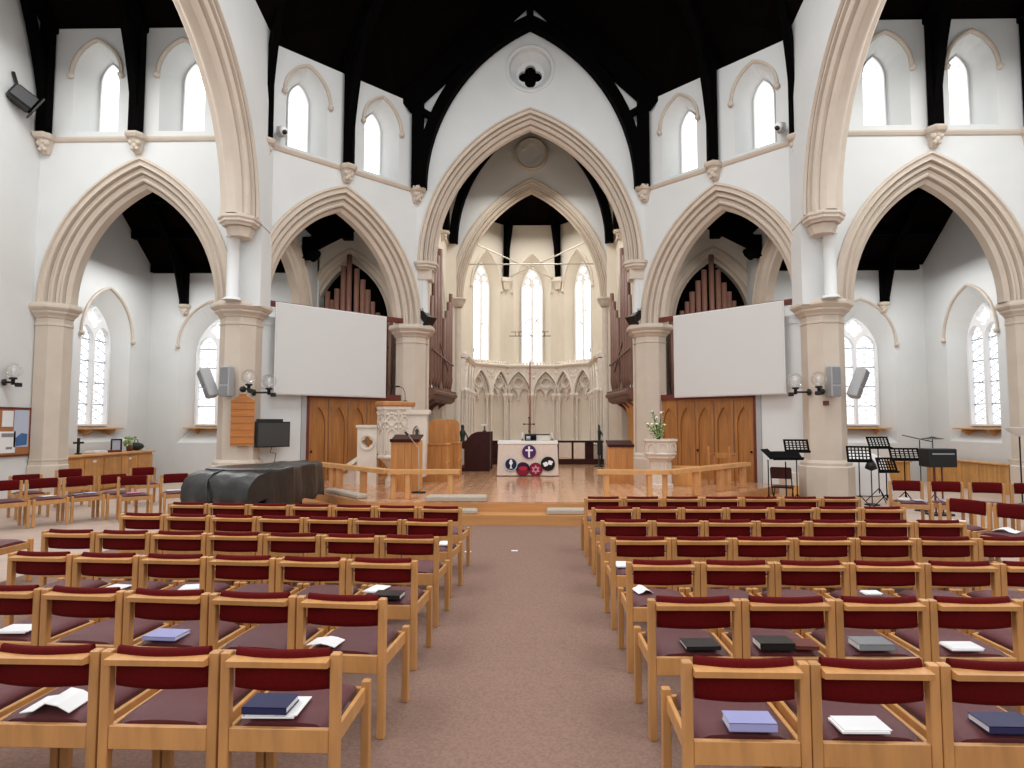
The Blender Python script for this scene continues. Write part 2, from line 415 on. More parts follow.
DX = {-1: 0., 1: .17}      # the south bay stands a little farther out
Fab = {s: frame((s * (8.83 + DX[s] * .6), PB[1] - TW, 0), (1, 0), (0, -1)) for s in (-1, 1)}
ub = Vector((3.26, 3.35)).normalized()                       # B -> C on the left side, mirrored on the right
mid = ((PB[0] + PC[0]) / 2, (PB[1] + PC[1]) / 2)
Fbc, Fbc0 = {}, {}
for s in (-1, 1):
    U = (-s * ub.x, ub.y); N = (-s * ub.y, -ub.x)
    Fbc[s] = frame((s * mid[0] + N[0] * TW, mid[1] + N[1] * TW, 0), U, N)
    Fbc0[s] = frame((s * mid[0], mid[1], 0), U, N)
SN = {-1: 'left', 1: 'right'}
for s in (-1, 1):
    sd, lr = SIDE[s], SN[s]
    # transept east wall (A-B)
    F = Fab[s]
    cus = [-1.09, .91] if s < 0 else [.99, -.93]
    w = cler_wall('wall_%s_transept' % sd, F, 2.75, cus, 1.66, 2.70, 'white clerestory wall over the outer pointed arch on the %s' % lr)
    string_course(F, -2.6 if s < 0 else -2.45, 2.45 if s < 0 else 2.5, w)
    for u in (s * 2.15, s * .05): corbel(F, u, w)
    for k, c in enumerate(cus):
        lancet(F, c, SILL, REC, LIG, .6, sd, 'clerestory lancet on the far %s, %s of the two above the outer arch' % (lr, ('outer', 'inner')[k]))
    a = MB(); arch_ring(a, F, 0, CAP, 1.66, 2.70, ringprof(1.)); tag(a.build('trim_outer_arch_%s' % sd, 'stone'), 'moulded stone pointed arch into the %s side chapel' % lr, 'arch', kind='structure')
    half_truss(F, s * .05, 'black roof brace between the two outer clerestory windows on the %s' % lr)
    half_truss(F, s * 2.15, 'black roof brace at the outermost edge of the %s clerestory' % lr)
    # oblique wall (B-C)
    F = Fbc[s]
    w = cler_wall('wall_%s_crossing' % sd, F, 2.6, [-1.05, 1.05], 1.777, 2.72, 'white angled clerestory wall above the %s projection screen' % lr, 10.74, -.06)
    string_course(F, -2.4, 2.3, w)
    for u in (-2.1, .0, 2.13): corbel(F, u, w)
    for k, c in enumerate((-1.05, 1.05)):
        lancet(F, c, SILL - .06, (REC[0], REC[1] - .06, REC[2]), (LIG[0], LIG[1] - .06, LIG[2]), .6, sd, 'clerestory lancet above the %s projection screen, %s the centre' % (lr, ('farther from', 'nearer')[k]))
    a = MB(); arch_ring(a, F, 0, CAP, 1.777, 2.72, ringprof(1.)); tag(a.build('trim_screen_arch_%s' % sd, 'stone'), 'moulded stone pointed arch around the %s projection screen' % lr, 'arch', kind='structure')
    for u, wh in ((-2.1, 'beside the great side arch'), (.0, 'between the two angled clerestory windows')):
        half_truss(F, u, 'black roof brace %s on the %s' % (wh, lr), reach=1.7)
    # great transept arch (plane along the nave)
    F = frame((s * 5.97, 9.82, 0), (0, 1), (-s, 0))
    mb = MB(); out = [(-4.1, CAP2 - .1)] + arch_curve(0, CAP2, 3.2, 3.71, .36, 24) + [(4.4, CAP2 - .1), (4.4, 13.2), (-4.1, 13.2)]
    mb.plate(out, [], F, 0, -.72); struct('wall_%s_arch' % sd, mb, 'plaster', 'white wall over the great side arch on the %s' % lr, 'wall')
    a = MB(); pr = [(.45, -.02), (.45, .05), (.40, .06), (.38, .0), (.30, 0), (.295, -.10), (.275, -.10), (.27, -.06), (.21, -.09), (.17, -.05), (.13, -.08), (.125, -.2), (.105, -.2), (.10, -.16), (.04, -.21), (.0, -.26), (-.01, -.3), (-.01, -.42), (0, -.46), (.04, -.51), (.10, -.54), (.13, -.64), (.17, -.67), (.21, -.63), (.27, -.65), (.30, -.72), (.45, -.74)]
    arch_ring(a, F, 0, CAP2, 3.2, 3.71, pr, n=30); tag(a.build('trim_great_arch_%s' % sd, 'stone'), 'tall moulded stone arch sweeping up out of frame on the %s' % lr, 'arch', kind='structure')
    r = thing('pillar_respond_%s' % sd, 'stone capital and slim wall shaft under the great arch on the %s' % lr, 'wall shaft', kind='structure')
    for yy in (13.42,):
        m_ = MB(); prf = [(.0, 0), (.34, 0), (.36, .04), (.41, .07), (.41, .12), (.44, .15), (.44, .2), (.40, .22), (0, .22)]
        m_.lathe([(a_, b_) for a_, b_ in prf], 8, (s * 6.33, yy, CAP2 - .22), pi / 8, smooth=False); m_.build('capital', 'stone', r)
        m_ = MB(); m_.lathe([(.24, -.2), (.3, 0.0)], 8, (s * 6.33, yy + .05, CAP2 - .23), pi / 8, False); m_.build('corbel_block', 'stone', r)
        m_ = MB(); m_.lathe([(.20, 0), (.17, .05), (.13, .08), (.13, 1.35), (.17, 1.4)], 10, (s * 6.5, yy + .12, CAP - .02)); m_.build('shaft', 'plaster', r)
    # stub wall that joins the great arch and the pillar
    mb = MB(); mb.box((s * 6.35, 14.05, 8.85), (.72, .55, 8.9)); struct('wall_%s_pier' % sd, mb, 'plaster', 'white wall strip standing over the round-shafted pier on the %s' % lr, 'wall')
    # transept end wall
    F = frame((s * (11.15 + DX[s]), 9.9, 0), (0, 1), (-s, 0))
    mb = MB(); mb.plate([(-2, 0), (5.2, 0), (5.2, 14.5), (-2, 14.5)], [], F, 0, -.5); struct('wall_%s_end' % sd, mb, 'plaster', 'white end wall of the transept at the %s edge' % lr, 'wall')
    # chapel behind the outer arch
    F = frame((s * (12.3 + DX[s]), 17.98, 0), (0, 1), (-s, 0))
    rec, lt = (1.04, 4.3, 1.38), (.72, 4.0, 1.2)
    fh, bh = splay(0, 1.72, rec, lt, .45, 12)
    mb = MB(); mb.plate([(-3.6, 0), (2.5, 0), (2.5, 10), (-3.6, 10)], [fh], F, 0, -.5, [bh]); struct('wall_%s_chapel' % sd, mb, 'plaster', 'white side wall of the chapel beyond the outer arch on the %s' % lr, 'wall')
    two_light(F, 0, 1.72, .72, 4.0, 1.2, .5, rec, 'leaded two-light window in the chapel side wall at the far %s' % lr)
    F = frame((s * (9.65 + DX[s]), 20., 0), (1, 0), (0, -1))
    c0 = s * .62; fh, bh = splay(c0, 1.72, rec, lt, .55, 12)
    mb = MB(); mb.plate([(-2.8, 0), (2.8, 0), (2.8, 9.2), (-2.8, 9.2)], [fh], F, 0, -.5, [bh]); struct('wall_%s_chapel_east' % sd, mb, 'plaster', 'white east wall of the chapel behind the %s outer arch' % lr, 'wall')
    two_light(F, c0, 1.72, .72, 4.0, 1.2, .5, rec, 'leaded two-light window half hidden behind the %s pillar' % lr)
    # chapel roof
    r = thing('ceiling_%s_chapel' % sd, 'black boarded roof seen through the outer arch on the %s' % lr, 'roof', kind='structure')
    mb = MB(); X0, X1 = s * 7.0, s * 12.6
    for (y0, z0), (y1, z1) in (((14.4, 7.6), (16.6, 9.5)), ((16.6, 9.5), (20.1, 6.75))):
        mb.add([(X0, y0, z0), (X1, y0, z0), (X1, y1, z1), (X0, y1, z1), (X0, y0, z0 + .1), (X1, y0, z0 + .1), (X1, y1, z1 + .1), (X0, y1, z1 + .1)], [(0, 1, 2, 3), (4, 7, 6, 5), (0, 4, 5, 1), (3, 2, 6, 7), (0, 3, 7, 4), (1, 5, 6, 2)])
    mb.build('boarding', 'board', r)
    mb = MB()
    for t in (.03, .33, .62, .9):
        y, z = 20.0 - 3.4 * t, 6.78 + 2.67 * t; mb.bar((X0, y, z - .1), (s * 12.25, y, z - .1), .2, .22)
    mb.build('purlin', 'dark', r)
    mb = MB(); mb.bar((s * 11.15, 19.8, 6.75), (s * 11.15, 16.6, 9.35), .22, .34); mb.bar((s * 11.15, 19.85, 5.6), (s * 11.15, 19.85, 6.8), .22, .2, up=(1, 0, 0))
    mb.tube([(s * 11.15, 19.8, 5.65), (s * 11.15, 19.55, 6.3), (s * 11.15, 19.3, 6.9), (s * 11.15, 18.7, 7.6)], .12, 4, smooth=False); mb.build('brace', 'dark', r)
    FF = frame((s * 11.15, 20, 0), (1, 0), (0, -1)); corbel(FF, 0, r, 5.55, .8)
    # wall east of the pillar with its side arch
    F = frame((s * 7.0, 17.3, 0), (0, 1), (s, 0)); Fi = frame((s * 6.9, 17.3, 0), (0, 1), (-s, 0))
    out = [(-2.6, 0), (-2.1, 0)] + arch_curve(.15, 4.6, 1.7, 2.3, .4, 16) + [(2.55, 0), (2.7, 0), (2.7, 9.3), (-2.6, 9.3)]
    mb = MB(); mb.plate(out, [], Fi, 0, -.4); struct('wall_%s_bay' % sd, mb, 'plaster', 'white wall between the %s chapel and the organ bay' % lr, 'wall')
    a = MB(); arch_ring(a, Fi, .15, 4.6, 1.7, 2.3, [(.5, -.01), (.5, .05), (.44, .06), (.4, 0), (.33, .0), (.3, -.06), (.22, -.08), (.18, -.04), (.12, -.08), (.08, -.15), (0, -.18), (0, -.42)], vb=3.2)
    tag(a.build('trim_bay_arch_%s' % sd, 'stone'), 'stone side arch glimpsed behind the %s projection screen' % lr, 'arch', kind='structure')
    # organ bay east wall with the organ arch
    F = frame((s * 5.2, 20.0, 0), (1, 0), (0, -1)); c0 = s * .63
    out = [(-1.95, 0)] + ([(c0 - 1.7, 0)] if True else []) + arch_curve(c0, 5.0, 1.2, 2.0, .3, 16) + [(c0 + 1.7 if c0 + 1.7 < 1.95 else 1.94, 0), (1.95, 0), (1.95, 9.3), (-1.95, 9.3)]
    mb = MB(); mb.plate(out, [], F, 0, -.4); struct('wall_%s_organ' % sd, mb, 'cream', 'wall around the organ pipes behind the %s projection screen' % lr, 'wall')
    a = MB(); arch_ring(a, F, c0, 5.0, 1.2, 2.0, [(.42, -.01), (.42, .06), (.36, .07), (.33, .02), (.27, .0), (.23, -.05), (.15, -.07), (.1, -.03), (.06, -.1), (0, -.14), (0, -.4)], vb=2.6)
    tag(a.build('trim_organ_arch_%s' % sd, 'stone'), 'stone arch framing organ pipes above the %s projection screen' % lr, 'arch', kind='structure')
    mb = MB(); mb.box((s * 5.6, 20.75, 3.8), (3.2, .1, 7.4)); mb.box((s * 5.6, 20.5, 6.95), (3.2, .6, .1)); struct('wall_%s_recess' % sd, mb, 'shade_black', 'black panel painted as shade behind the organ pipes on the %s' % lr, 'wall')  # dark panel: the shade behind the pipes is put into its colour
    # organ bay roof
    r = thing('ceiling_%s_bay' % sd, 'black roof corner seen through the arch above the %s screen' % lr, 'roof', kind='structure')
    mb = MB(); mb.add([(s * 7.1, 14.55, 7.7), (s * 3.4, 18.2, 10.6), (s * 3.2, 20.1, 10.6), (s * 7.1, 20.1, 7.5), (s * 7.1, 14.55, 7.9), (s * 3.4, 18.2, 10.8), (s * 3.2, 20.1, 10.8), (s * 7.1, 20.1, 7.7)], [(0, 1, 2, 3), (4, 7, 6, 5), (0, 4, 5, 1), (1, 5, 6, 2), (2, 6, 7, 3), (3, 7, 4, 0)])
    mb.build('boarding', 'board', r)
    mb = MB(); mb.bar((s * 6.75, 18.7, 7.15), (s * 4.2, 19.0, 8.6), .26, .4); mb.bar((s * 6.72, 18.7, 6.75), (s * 6.72, 18.7, 7.4), .3, .3, up=(1, 0, 0))
    mb.lathe([(.05, -.2), (.2, -.05), (.24, .05), (.2, .12)], 8, (s * 6.55, 18.6, 6.85), smooth=False); mb.box((s * 5.6, 18.85, 7.55), (.3, .3, .3)); mb.build('beam', 'dark', r)
    # chancel side wall with its organ opening
    F = frame((s * 3.05, 20., 0), (0, 1), (-s, 0))
    out = [(-2.5, 0), (-1.65, 0)] + arch_curve(.05, 4.9, 1.55, 2.45, .1, 16) + [(1.72, 0), (2.5, 0), (2.5, 10.6), (-2.5, 10.6)]
    mb = MB(); mb.plate(out, [], F, 0, -.35); w = struct('wall_%s_chancel' % sd, mb, 'cream', 'chancel side wall around the %s organ case' % lr, 'wall')
    string_course(F, -2.3, 2.4, w); corbel(F, 1.0, w, STR, .8)
    half_truss(F, 1.0, 'small black brace high on the %s chancel wall' % lr, reach=1.2)
    a = MB(); arch_ring(a, F, .05, 4.9, 1.55, 2.45, [(.2, 0), (.2, .06), (.14, .07), (.1, .02), (.03, .0), (0, -.05), (0, -.33)], vb=DZ)
    tag(a.build('trim_case_arch_%s' % sd, 'cream'), 'slender pointed arch over the organ case on the %s of the chancel' % lr, 'arch', kind='structure')
    mb = MB(); mb.box((s * 3.75, 20., 4.4), (.08, 4.6, 8.1)); struct('wall_%s_case_back' % sd, mb, 'shade_black', 'black panel painted as shade behind the %s organ case' % lr, 'wall')  # back panel coloured black in place of shade behind the case
    # apse
    F = frame((s * 2.72, 24.3, 0), (0, 1), (-s, 0)); mb = MB(); mb.plate([(-1.9, 0), (1.5, 0), (1.5, 10.5), (-1.9, 10.5)], [], F, 0, -.4); struct('wall_%s_apse_side' % sd, mb, 'cream', 'short straight apse wall on the %s' % lr, 'wall')
    n = Vector((-s * 1.55, -1.55)).normalized()
    F = frame((s * 1.945, 26.525, 0), (-s, 1), n)
    rec, lt = (.78, 7.55, 1.6), (.48, 7.45, 1.3); fh, bh = splay(0, 4.2, rec, lt, .25, 12)
    mb = MB(); mb.plate([(-1.1, 0), (1.1, 0), (1.1, 10.5), (-1.1, 10.5)], [fh], F, 0, -.45, [bh]); struct('wall_%s_apse' % sd, mb, 'cream', 'angled apse wall left of the altar window' if s < 0 else 'angled apse wall right of the altar window', 'wall')
    two_light(F, 0, 4.2, .48, 7.45, 1.3, .45, rec, 'tall bright apse window %s of the centre one' % lr, 'dayw', False, hm='cream',
              col=[('coloured_glass', 'pink' if s < 0 else 'brass', [[(-.04 + .05 * sin(i), 5.4 + .3 * i), (.02, 5.5 + .3 * i), (.05 * cos(i), 5.6 + .3 * i)] for i in range(5)]), ('lead_line', 'lead', [[(.08, 6.0), (.2, 6.1), (.34, 6.2)], [(-.3, 5.0), (-.28, 4.8)]])])
F = frame((0, 27.3, 0), (1, 0), (0, -1))
fh, bh = splay(0, 4.2, (.80, 7.55, 1.62), (.50, 7.45, 1.32), .25, 12)
mb = MB(); mb.plate([(-1.2, 0), (1.2, 0), (1.2, 10.5), (-1.2, 10.5)], [fh], F, 0, -.45, [bh]); struct('wall_east_apse', mb, 'cream', 'flat apse wall behind the altar around the centre window', 'wall')
two_light(F, 0, 4.2, .50, 7.45, 1.32, .45, (.80, 7.55, 1.62), 'tall bright centre window of the apse directly above the altar', 'dayw', False, hm='cream',
          col=[('red_glass', 'redf', [[(-.22, 6.3), (-.16, 6.42), (-.1, 6.36)], [(-.3, 6.2), (-.27, 6.32)], [(-.05, 6.45), (.05, 6.38)]]), ('yellow_glass', 'brass', [[(.1, 6.5), (.2, 6.35), (.36, 6.15)], [(.12, 6.2), (.22, 6.36), (.36, 6.5)]]),
               ('lead_line', 'purple', [[(-.38, 5.75), (-.2, 5.85), (-.06, 5.68), (.1, 5.86), (.3, 5.7)], [(0, 5.5), (0, 5.7)]])])
for s in (-1, 1):          # ribs and corbels in the apse angles
    r = thing('roof_beam', 'dark wall post on a stone corbel %s of the centre apse window' % SN[s], 'roof timber', kind='structure')
    F = frame((s * 1.17, 27.28, 0), (1, -s * .41), (-s * .38, -1))
    m_ = MB(); m_.bar(F(0, 8.12, .14), F(0, 10.5, .14), .2, .24, up=(1, 0, 0)); m_.tube([F(0, 8.15, .2), F(0, 9.4, .34), F(0, 10.7, .95)], .1, 4, smooth=False); m_.build('post', 'dark', r)
    m_ = MB()
    m_.loft([[F(sx * h, v, d) for sx, d in ((-1, 0), (-1, dd), (1, dd), (1, 0))] for v, h, dd in ((7.62, .12, .16), (7.92, .16, .24), (7.95, .22, .3), (8.12, .22, .3))]); m_.build('corbel', 'cream', r)

# ---- chancel arch wall, gable and roundel
F = frame((0, PC[1] - TW, 0), (1, 0), (0, -1))
rnd_f, rnd_b = circle(0, 11.77, .63, 28), lobes(0, 11.75, .36, 4, 7, 0)
out = [(-3.6, CAP2 - .3)] + arch_curve(0, CAP2, 2.66, 3.87, .4, 22) + [(3.6, CAP2 - .3), (3.6, 10.6), (0, 14.0), (-3.6, 10.6)]
mb = MB(); mb.plate(out, [rnd_f], F, 0, -.7, [rnd_f]); struct('wall_east_chancel_arch', mb, 'plaster', 'white gable wall above the chancel arch', 'wall')
r = thing('window_%d' % (WIN[0] + 1), 'round quatrefoil opening high above the chancel arch', 'window', kind='structure'); WIN[0] += 1
mb = MB(); mb.plate(circle(0, 11.77, .66, 28), [lobes(0, 11.71, .34, 4, 7, 0)], F, -.3, -.42); mb.build('tracery', 'plaster', r)
mb = MB(); mb.loft([[F(a, b, d) for a, b in circle(0, 11.77, rr, 28)] for rr, d in ((.70, .0), (.70, .03), (.66, .05), (.60, .02), (.56, -.1), (.40, -.28), (.40, -.31))], cap=False); mb.build('moulding', 'plaster', r)
mb = MB(); mb.plate(circle(0, 11.75, .6, 20), [], F, -.66, -.69); mb.build('shade_disc', 'shade_black', r)  # black disc paints the shade beyond the opening
a = MB(); arch_ring(a, F, 0, CAP2, 2.66, 3.87, ringprof(.8, .7), n=26); tag(a.build('trim_chancel_arch', 'stone'), 'great moulded stone arch opening into the chancel', 'arch', kind='structure')
for s in (-1, 1):
    r = thing('pillar_respond_chancel_%s' % SIDE[s], 'high stone capital and shaft carrying the chancel arch on the %s' % SN[s], 'wall shaft', kind='structure')
    x, y = s * 2.97, 17.4
    m_ = MB(); m_.lathe([(0, 0), (.30, 0), (.32, .04), (.37, .07), (.37, .12), (.41, .15), (.41, .21), (.38, .23), (0, .23)], 8, (x, y, CAP2 - .23), pi / 8, False); m_.build('capital', 'stone', r)
    m_ = MB(); m_.box((x, y + .06, CAP2 - .36), (.46, .5, .27)); m_.build('corbel_block', 'stone', r)
    m_ = MB(); m_.lathe([(.18, 0), (.12, .06), (.12, 1.32), (.15, 1.4)], 10, (x, y - .05, CAP - .02)); m_.build('shaft', 'plaster', r)
    mb = MB(); mb.box((s * 3.3, 17.56, 5.4), (.62, .62, 1.95)); struct('wall_%s_chancel_pier' % SIDE[s], mb, 'plaster', 'white block of wall over the inner pillar on the %s' % SN[s], 'wall')
# truss against the gable
r = thing('roof_beam', 'black pointed timber arch against the gable over the chancel arch', 'roof timber', kind='structure')
a = MB(); arch_ring(a, F, 0, STR + .02, 2.87, 4.55, [(0, .04), (0, .34), (.3, .34), (.3, .04)], n=24, close=True); a.build('arch_brace', 'dark', r)
for s in (-1, 1):
    a = MB(); a.bar(F(s * 3.5, 10.6, .2), F(0, 13.9, .2), .3, .5); a.build('rafter', 'dark', r)
    a = MB(); a.bar(F(s * 3.12, STR, .18), F(s * 3.12, 11.0, .18), .26, .3, up=(1, 0, 0)); a.build('post', 'dark', r)
    a = MB()
    for q, q2 in (((2.75, 10.3), (3.15, 10.55)), ((1.5, 11.85), (1.8, 12.2))): a.bar(F(s * q[0], q[1], .2), F(s * q2[0], q2[1], .2), .16, .16)
    a.build('strut', 'dark', r)
a = MB(); a.box(F(0, 13.35, .2), (.2, .2, .5)); a.build('king_post', 'dark', r)
# ---- sanctuary arch
F = frame((0, 22.5, 0), (1, 0), (0, -1))
out = [(-3.1, 0), (-2.72, 0)] + arch_curve(0, CAP2, 2.50, 3.95, .3, 22) + [(2.72, 0), (3.1, 0), (3.1, 10.6), (0, 13.6), (-3.1, 10.6)]
mb = MB(); mb.plate(out, [], F, 0, -.5); struct('wall_east_sanctuary_arch', mb, 'plaster', 'white wall between the chancel arch and the apse', 'wall')
a = MB(); arch_ring(a, F, 0, CAP2, 2.50, 3.95, ringprof(.8, .52), n=26); tag(a.build('trim_sanctuary_arch', 'stone'), 'inner pointed stone arch before the apse', 'arch', kind='structure')
for s in (-1, 1):
    r = thing('pillar_sanctuary_%s' % SIDE[s], 'slim shaft with capital at the %s of the apse arch' % SN[s], 'wall shaft', kind='structure')
    m_ = MB(); m_.lathe([(0, 0), (.16, 0), (.17, .05), (.26, .18), (.26, .24), (.30, .27), (.30, .32), (0, .32)], 12, (s * 2.64, 22.45, CAP2 - .32)); m_.ball((s * 2.64, 22.3, CAP2 - .16), .09, 8); m_.build('capital', 'stone', r)
    m_ = MB(); m_.lathe([(.17, 0), (.17, .2), (.11, .26), (.11, 5.55)], 12, (s * 2.64, 22.45, DZ)); m_.lathe([(.15, 0), (.15, 5.8)], 10, (s * 2.76, 22.55, DZ)); m_.build('shaft', 'stone2', r)
r = thing('trim_roundel', 'carved stone quatrefoil roundel above the apse arch', 'roundel', kind='structure')
m_ = MB(); m_.plate(circle(0, 11.6, .55), [lobes(0, 11.6, .40, 4, 7, 0)], F, .09, .0); m_.build('quatrefoil_plate', 'plaster', r)
m_ = MB(); m_.loft([[F(a_, b_, d) for a_, b_ in circle(0, 11.6, rr)] for rr, d in ((.62, 0), (.62, .10), (.56, .15), (.50, .10))], cap=False); m_.build('rim', 'stone', r)
r = thing('roof_beam', 'black pointed timber arch against the wall above the apse arch', 'roof timber', kind='structure')
a = MB(); arch_ring(a, F, 0, STR + .02, 2.66, 4.45, [(0, .04), (0, .4), (.28, .4), (.28, .04)], n=24, close=True); a.build('arch_brace', 'dark', r)

# ---- pillars
def pillar(x, y, base, label, name, pq=1., ps=1.):
    r = thing(name, label, 'pillar', (x, y, 0), kind='structure'); k = ps / cos(pi / 8)
    m_ = MB(); m_.lathe([(.53 * k * pq, base), (.53 * k * pq, .84), (.49 * k * pq, .87), (.49 * k * pq, .93), (.44 * k, .98), (.41 * k, .99)], 8, rot=pi / 8, smooth=False); m_.build('plinth', 'stone', r)
    m_ = MB(); m_.lathe([(.41 * k, .98), (.41 * k, 3.99), (.43 * k, 4.0), (.43 * k, 4.04), (.41 * k, 4.05), (.41 * k, 4.17)], 8, rot=pi / 8, smooth=False); m_.build('shaft', 'stone', r)
    m_ = MB(); m_.lathe([(.41 * k, 4.16), (.44 * k, 4.18), (.46 * k, 4.22), (.53 * k, 4.28), (.53 * k, 4.32), (.56 * k, 4.34), (.61 * k, 4.39), (.61 * k, 4.43), (.58 * k, CAP), (.1, CAP)], 8, rot=pi / 8, smooth=False); m_.build('capital', 'stone', r)
    return r
for s in (-1, 1):
    pillar(s * PB[0], PB[1], 0, 'octagonal stone pillar %s of the %s projection screen' % (('left', '', 'right')[s + 1], SN[s]), 'pillar_%s_outer' % SIDE[s])
    pillar(s * PC[0], PC[1], DZ, 'octagonal stone pillar between the %s screen and the chancel' % SN[s], 'pillar_%s_inner' % SIDE[s])
    pillar(s * (PA[0] + DX[s]), PA[1], 0, 'stone half pillar at the %s edge against the transept end wall' % SN[s], 'pillar_%s_edge' % SIDE[s], .86, .84)

# ---- roofs
def roofpoly(mb, P):
    t = .12; n = len(P); vs = list(P) + [(x, y, z + t) for x, y, z in P]
    mb.add(vs, [tuple(range(n)), tuple(reversed(range(n, 2 * n)))] + [(i, (i + 1) % n, n + (i + 1) % n, n + i) for i in range(n)])
mb = MB(); G = (0, 17.9, 14.4); P = (0, 9.9, 17.5)
for s in (-1, 1):
    b, c = (s * 6.75, 14.25, EAVE - .06), (s * 3.2, 17.9, EAVE - .06)
    roofpoly(mb, [b, c, G]); roofpoly(mb, [b, G, P]); roofpoly(mb, [(s * 6.0, 13.9, EAVE - .1), b, P, (s * 6.1, 5.5, 12.8)])
struct('ceiling_crossing', mb, 'board', 'black boarded roof high over the crossing', 'roof')
for s in (-1, 1):
    mb = MB(); roofpoly(mb, [(s * 6.2, 14.0, EAVE - .05), (s * 11.4, 14.0, EAVE - .05), (s * 11.4, 9.9, 14.2), (s * 6.2, 9.9, 14.2)]); roofpoly(mb, [(s * 6.2, 9.9, 14.2), (s * 11.4, 9.9, 14.2), (s * 11.4, 7, 11.5), (s * 6.2, 7, 11.5)])
    struct('ceiling_%s_transept' % SIDE[s], mb, 'board', 'black boarded roof over the %s transept' % SN[s], 'roof')
mb = MB()
for s in (-1, 1): roofpoly(mb, [(s * 3.3, 17.3, 10.55), (s * 3.3, 22.9, 10.55), (0, 22.9, 13.7), (0, 17.3, 13.7)])
struct('ceiling_chancel', mb, 'board', 'dark roof over the chancel', 'roof')
mb = MB(); ap = (0, 24.2, 12.2)
Q = [(-2.9, 22.4), (-2.9, 26), (-1.2, 27.7), (1.2, 27.7), (2.9, 26), (2.9, 22.4)]
for i in range(5): roofpoly(mb, [(*Q[i], 10.45), (*Q[i + 1], 10.45), ap])
roofpoly(mb, [(-2.9, 22.9, 10.45), ap, (2.9, 22.9, 10.45), (0, 22.9, 12.4)][:3])
mb2 = mb; struct('ceiling_apse', mb2, 'board', 'dark red-brown roof over the apse', 'roof')

# ---- wall fillings under the screens: white panel, post and folding oak doors
for s in (-1, 1):
    F = Fbc0[s]
    mb = MB(); mb.plate([(-2.0, 0), (-.9, 0), (-.9, 4.3), (-2.0, 4.3)], [], F, .06, -.06); w = struct('wall_%s_panel' % SIDE[s], mb, 'plaster', 'white wall panel between the %s pillar and the oak doors' % SN[s], 'wall')
    m_ = MB(); m_.plate([(-1.95, 2.62), (-.95, 2.62), (-.95, 4.2), (-1.95, 4.2)], [[(-1.85, 2.72), (-1.05, 2.72), (-1.05, 4.1), (-1.85, 4.1)]], F, .085, .06); m_.build('panel_mould', 'plaster', w)
    r = thing('door_%d' % (1 if s < 0 else 2), 'folding golden-oak panelled doors under the %s projection screen' % SN[s], 'door', kind='structure')
    m_ = MB(); m_.plate([(-.9, 0), (-.78, 0), (-.78, 2.5), (-.9, 2.5)], [], F, .1, -.1); m_.build('door_post', 'grey', r)
    m_ = MB(); m_.plate([(-.78, 2.42), (2.05, 2.42), (2.05, 2.56), (-.78, 2.56)], [], F, .09, -.09); m_.plate([(-.78, 0), (-.70, 0), (-.70, 2.5), (-.78, 2.5)], [], F, .09, -.05); m_.build('head_rail', 'rust', r)
    n = 5; L = 2.7 / n
    for i in range(n):
        u = -.70 + L * i
        leaf = MB(); a0, a1 = u + .02, u + L - .02
        hole = arch_loop((a0 + a1) / 2, 1.75, L / 2 - .09, .45, .55, 0, 6)
        leaf.plate([(a0, 0), (a1, 0), (a1, 2.42), (a0, 2.42)], [hole], F, .03, -.03)
        lf = leaf.build('door_leaf', 'doorw', r)
        pn = MB(); pn.plate([(a0 + .02, .4), (a1 - .02, .4), (a1 - .02, 2.38), (a0 + .02, 2.38)], [], F, -.022, -.028); pn.build('panel', 'doorw', lf)
        if i in (0, 2): kn = MB(); kn.ball(F(a1 - .05 if i else a0 + .06, 1.1, .06), .03, 8); kn.build('knob', 'dmetal', lf)
# dwarf wall ledge along the outer arch feet
for s in (-1, 1):
    mb = MB(); mb.box((s * 11.7, 14.6, .45), (1.1, .6, .9)); mb.box((s * 11.7, 14.58, .93), (1.16, .7, .07)); struct('wall_%s_ledge' % SIDE[s], mb, 'stone', 'low stone ledge beside the %s edge pillar' % SN[s], 'wall')
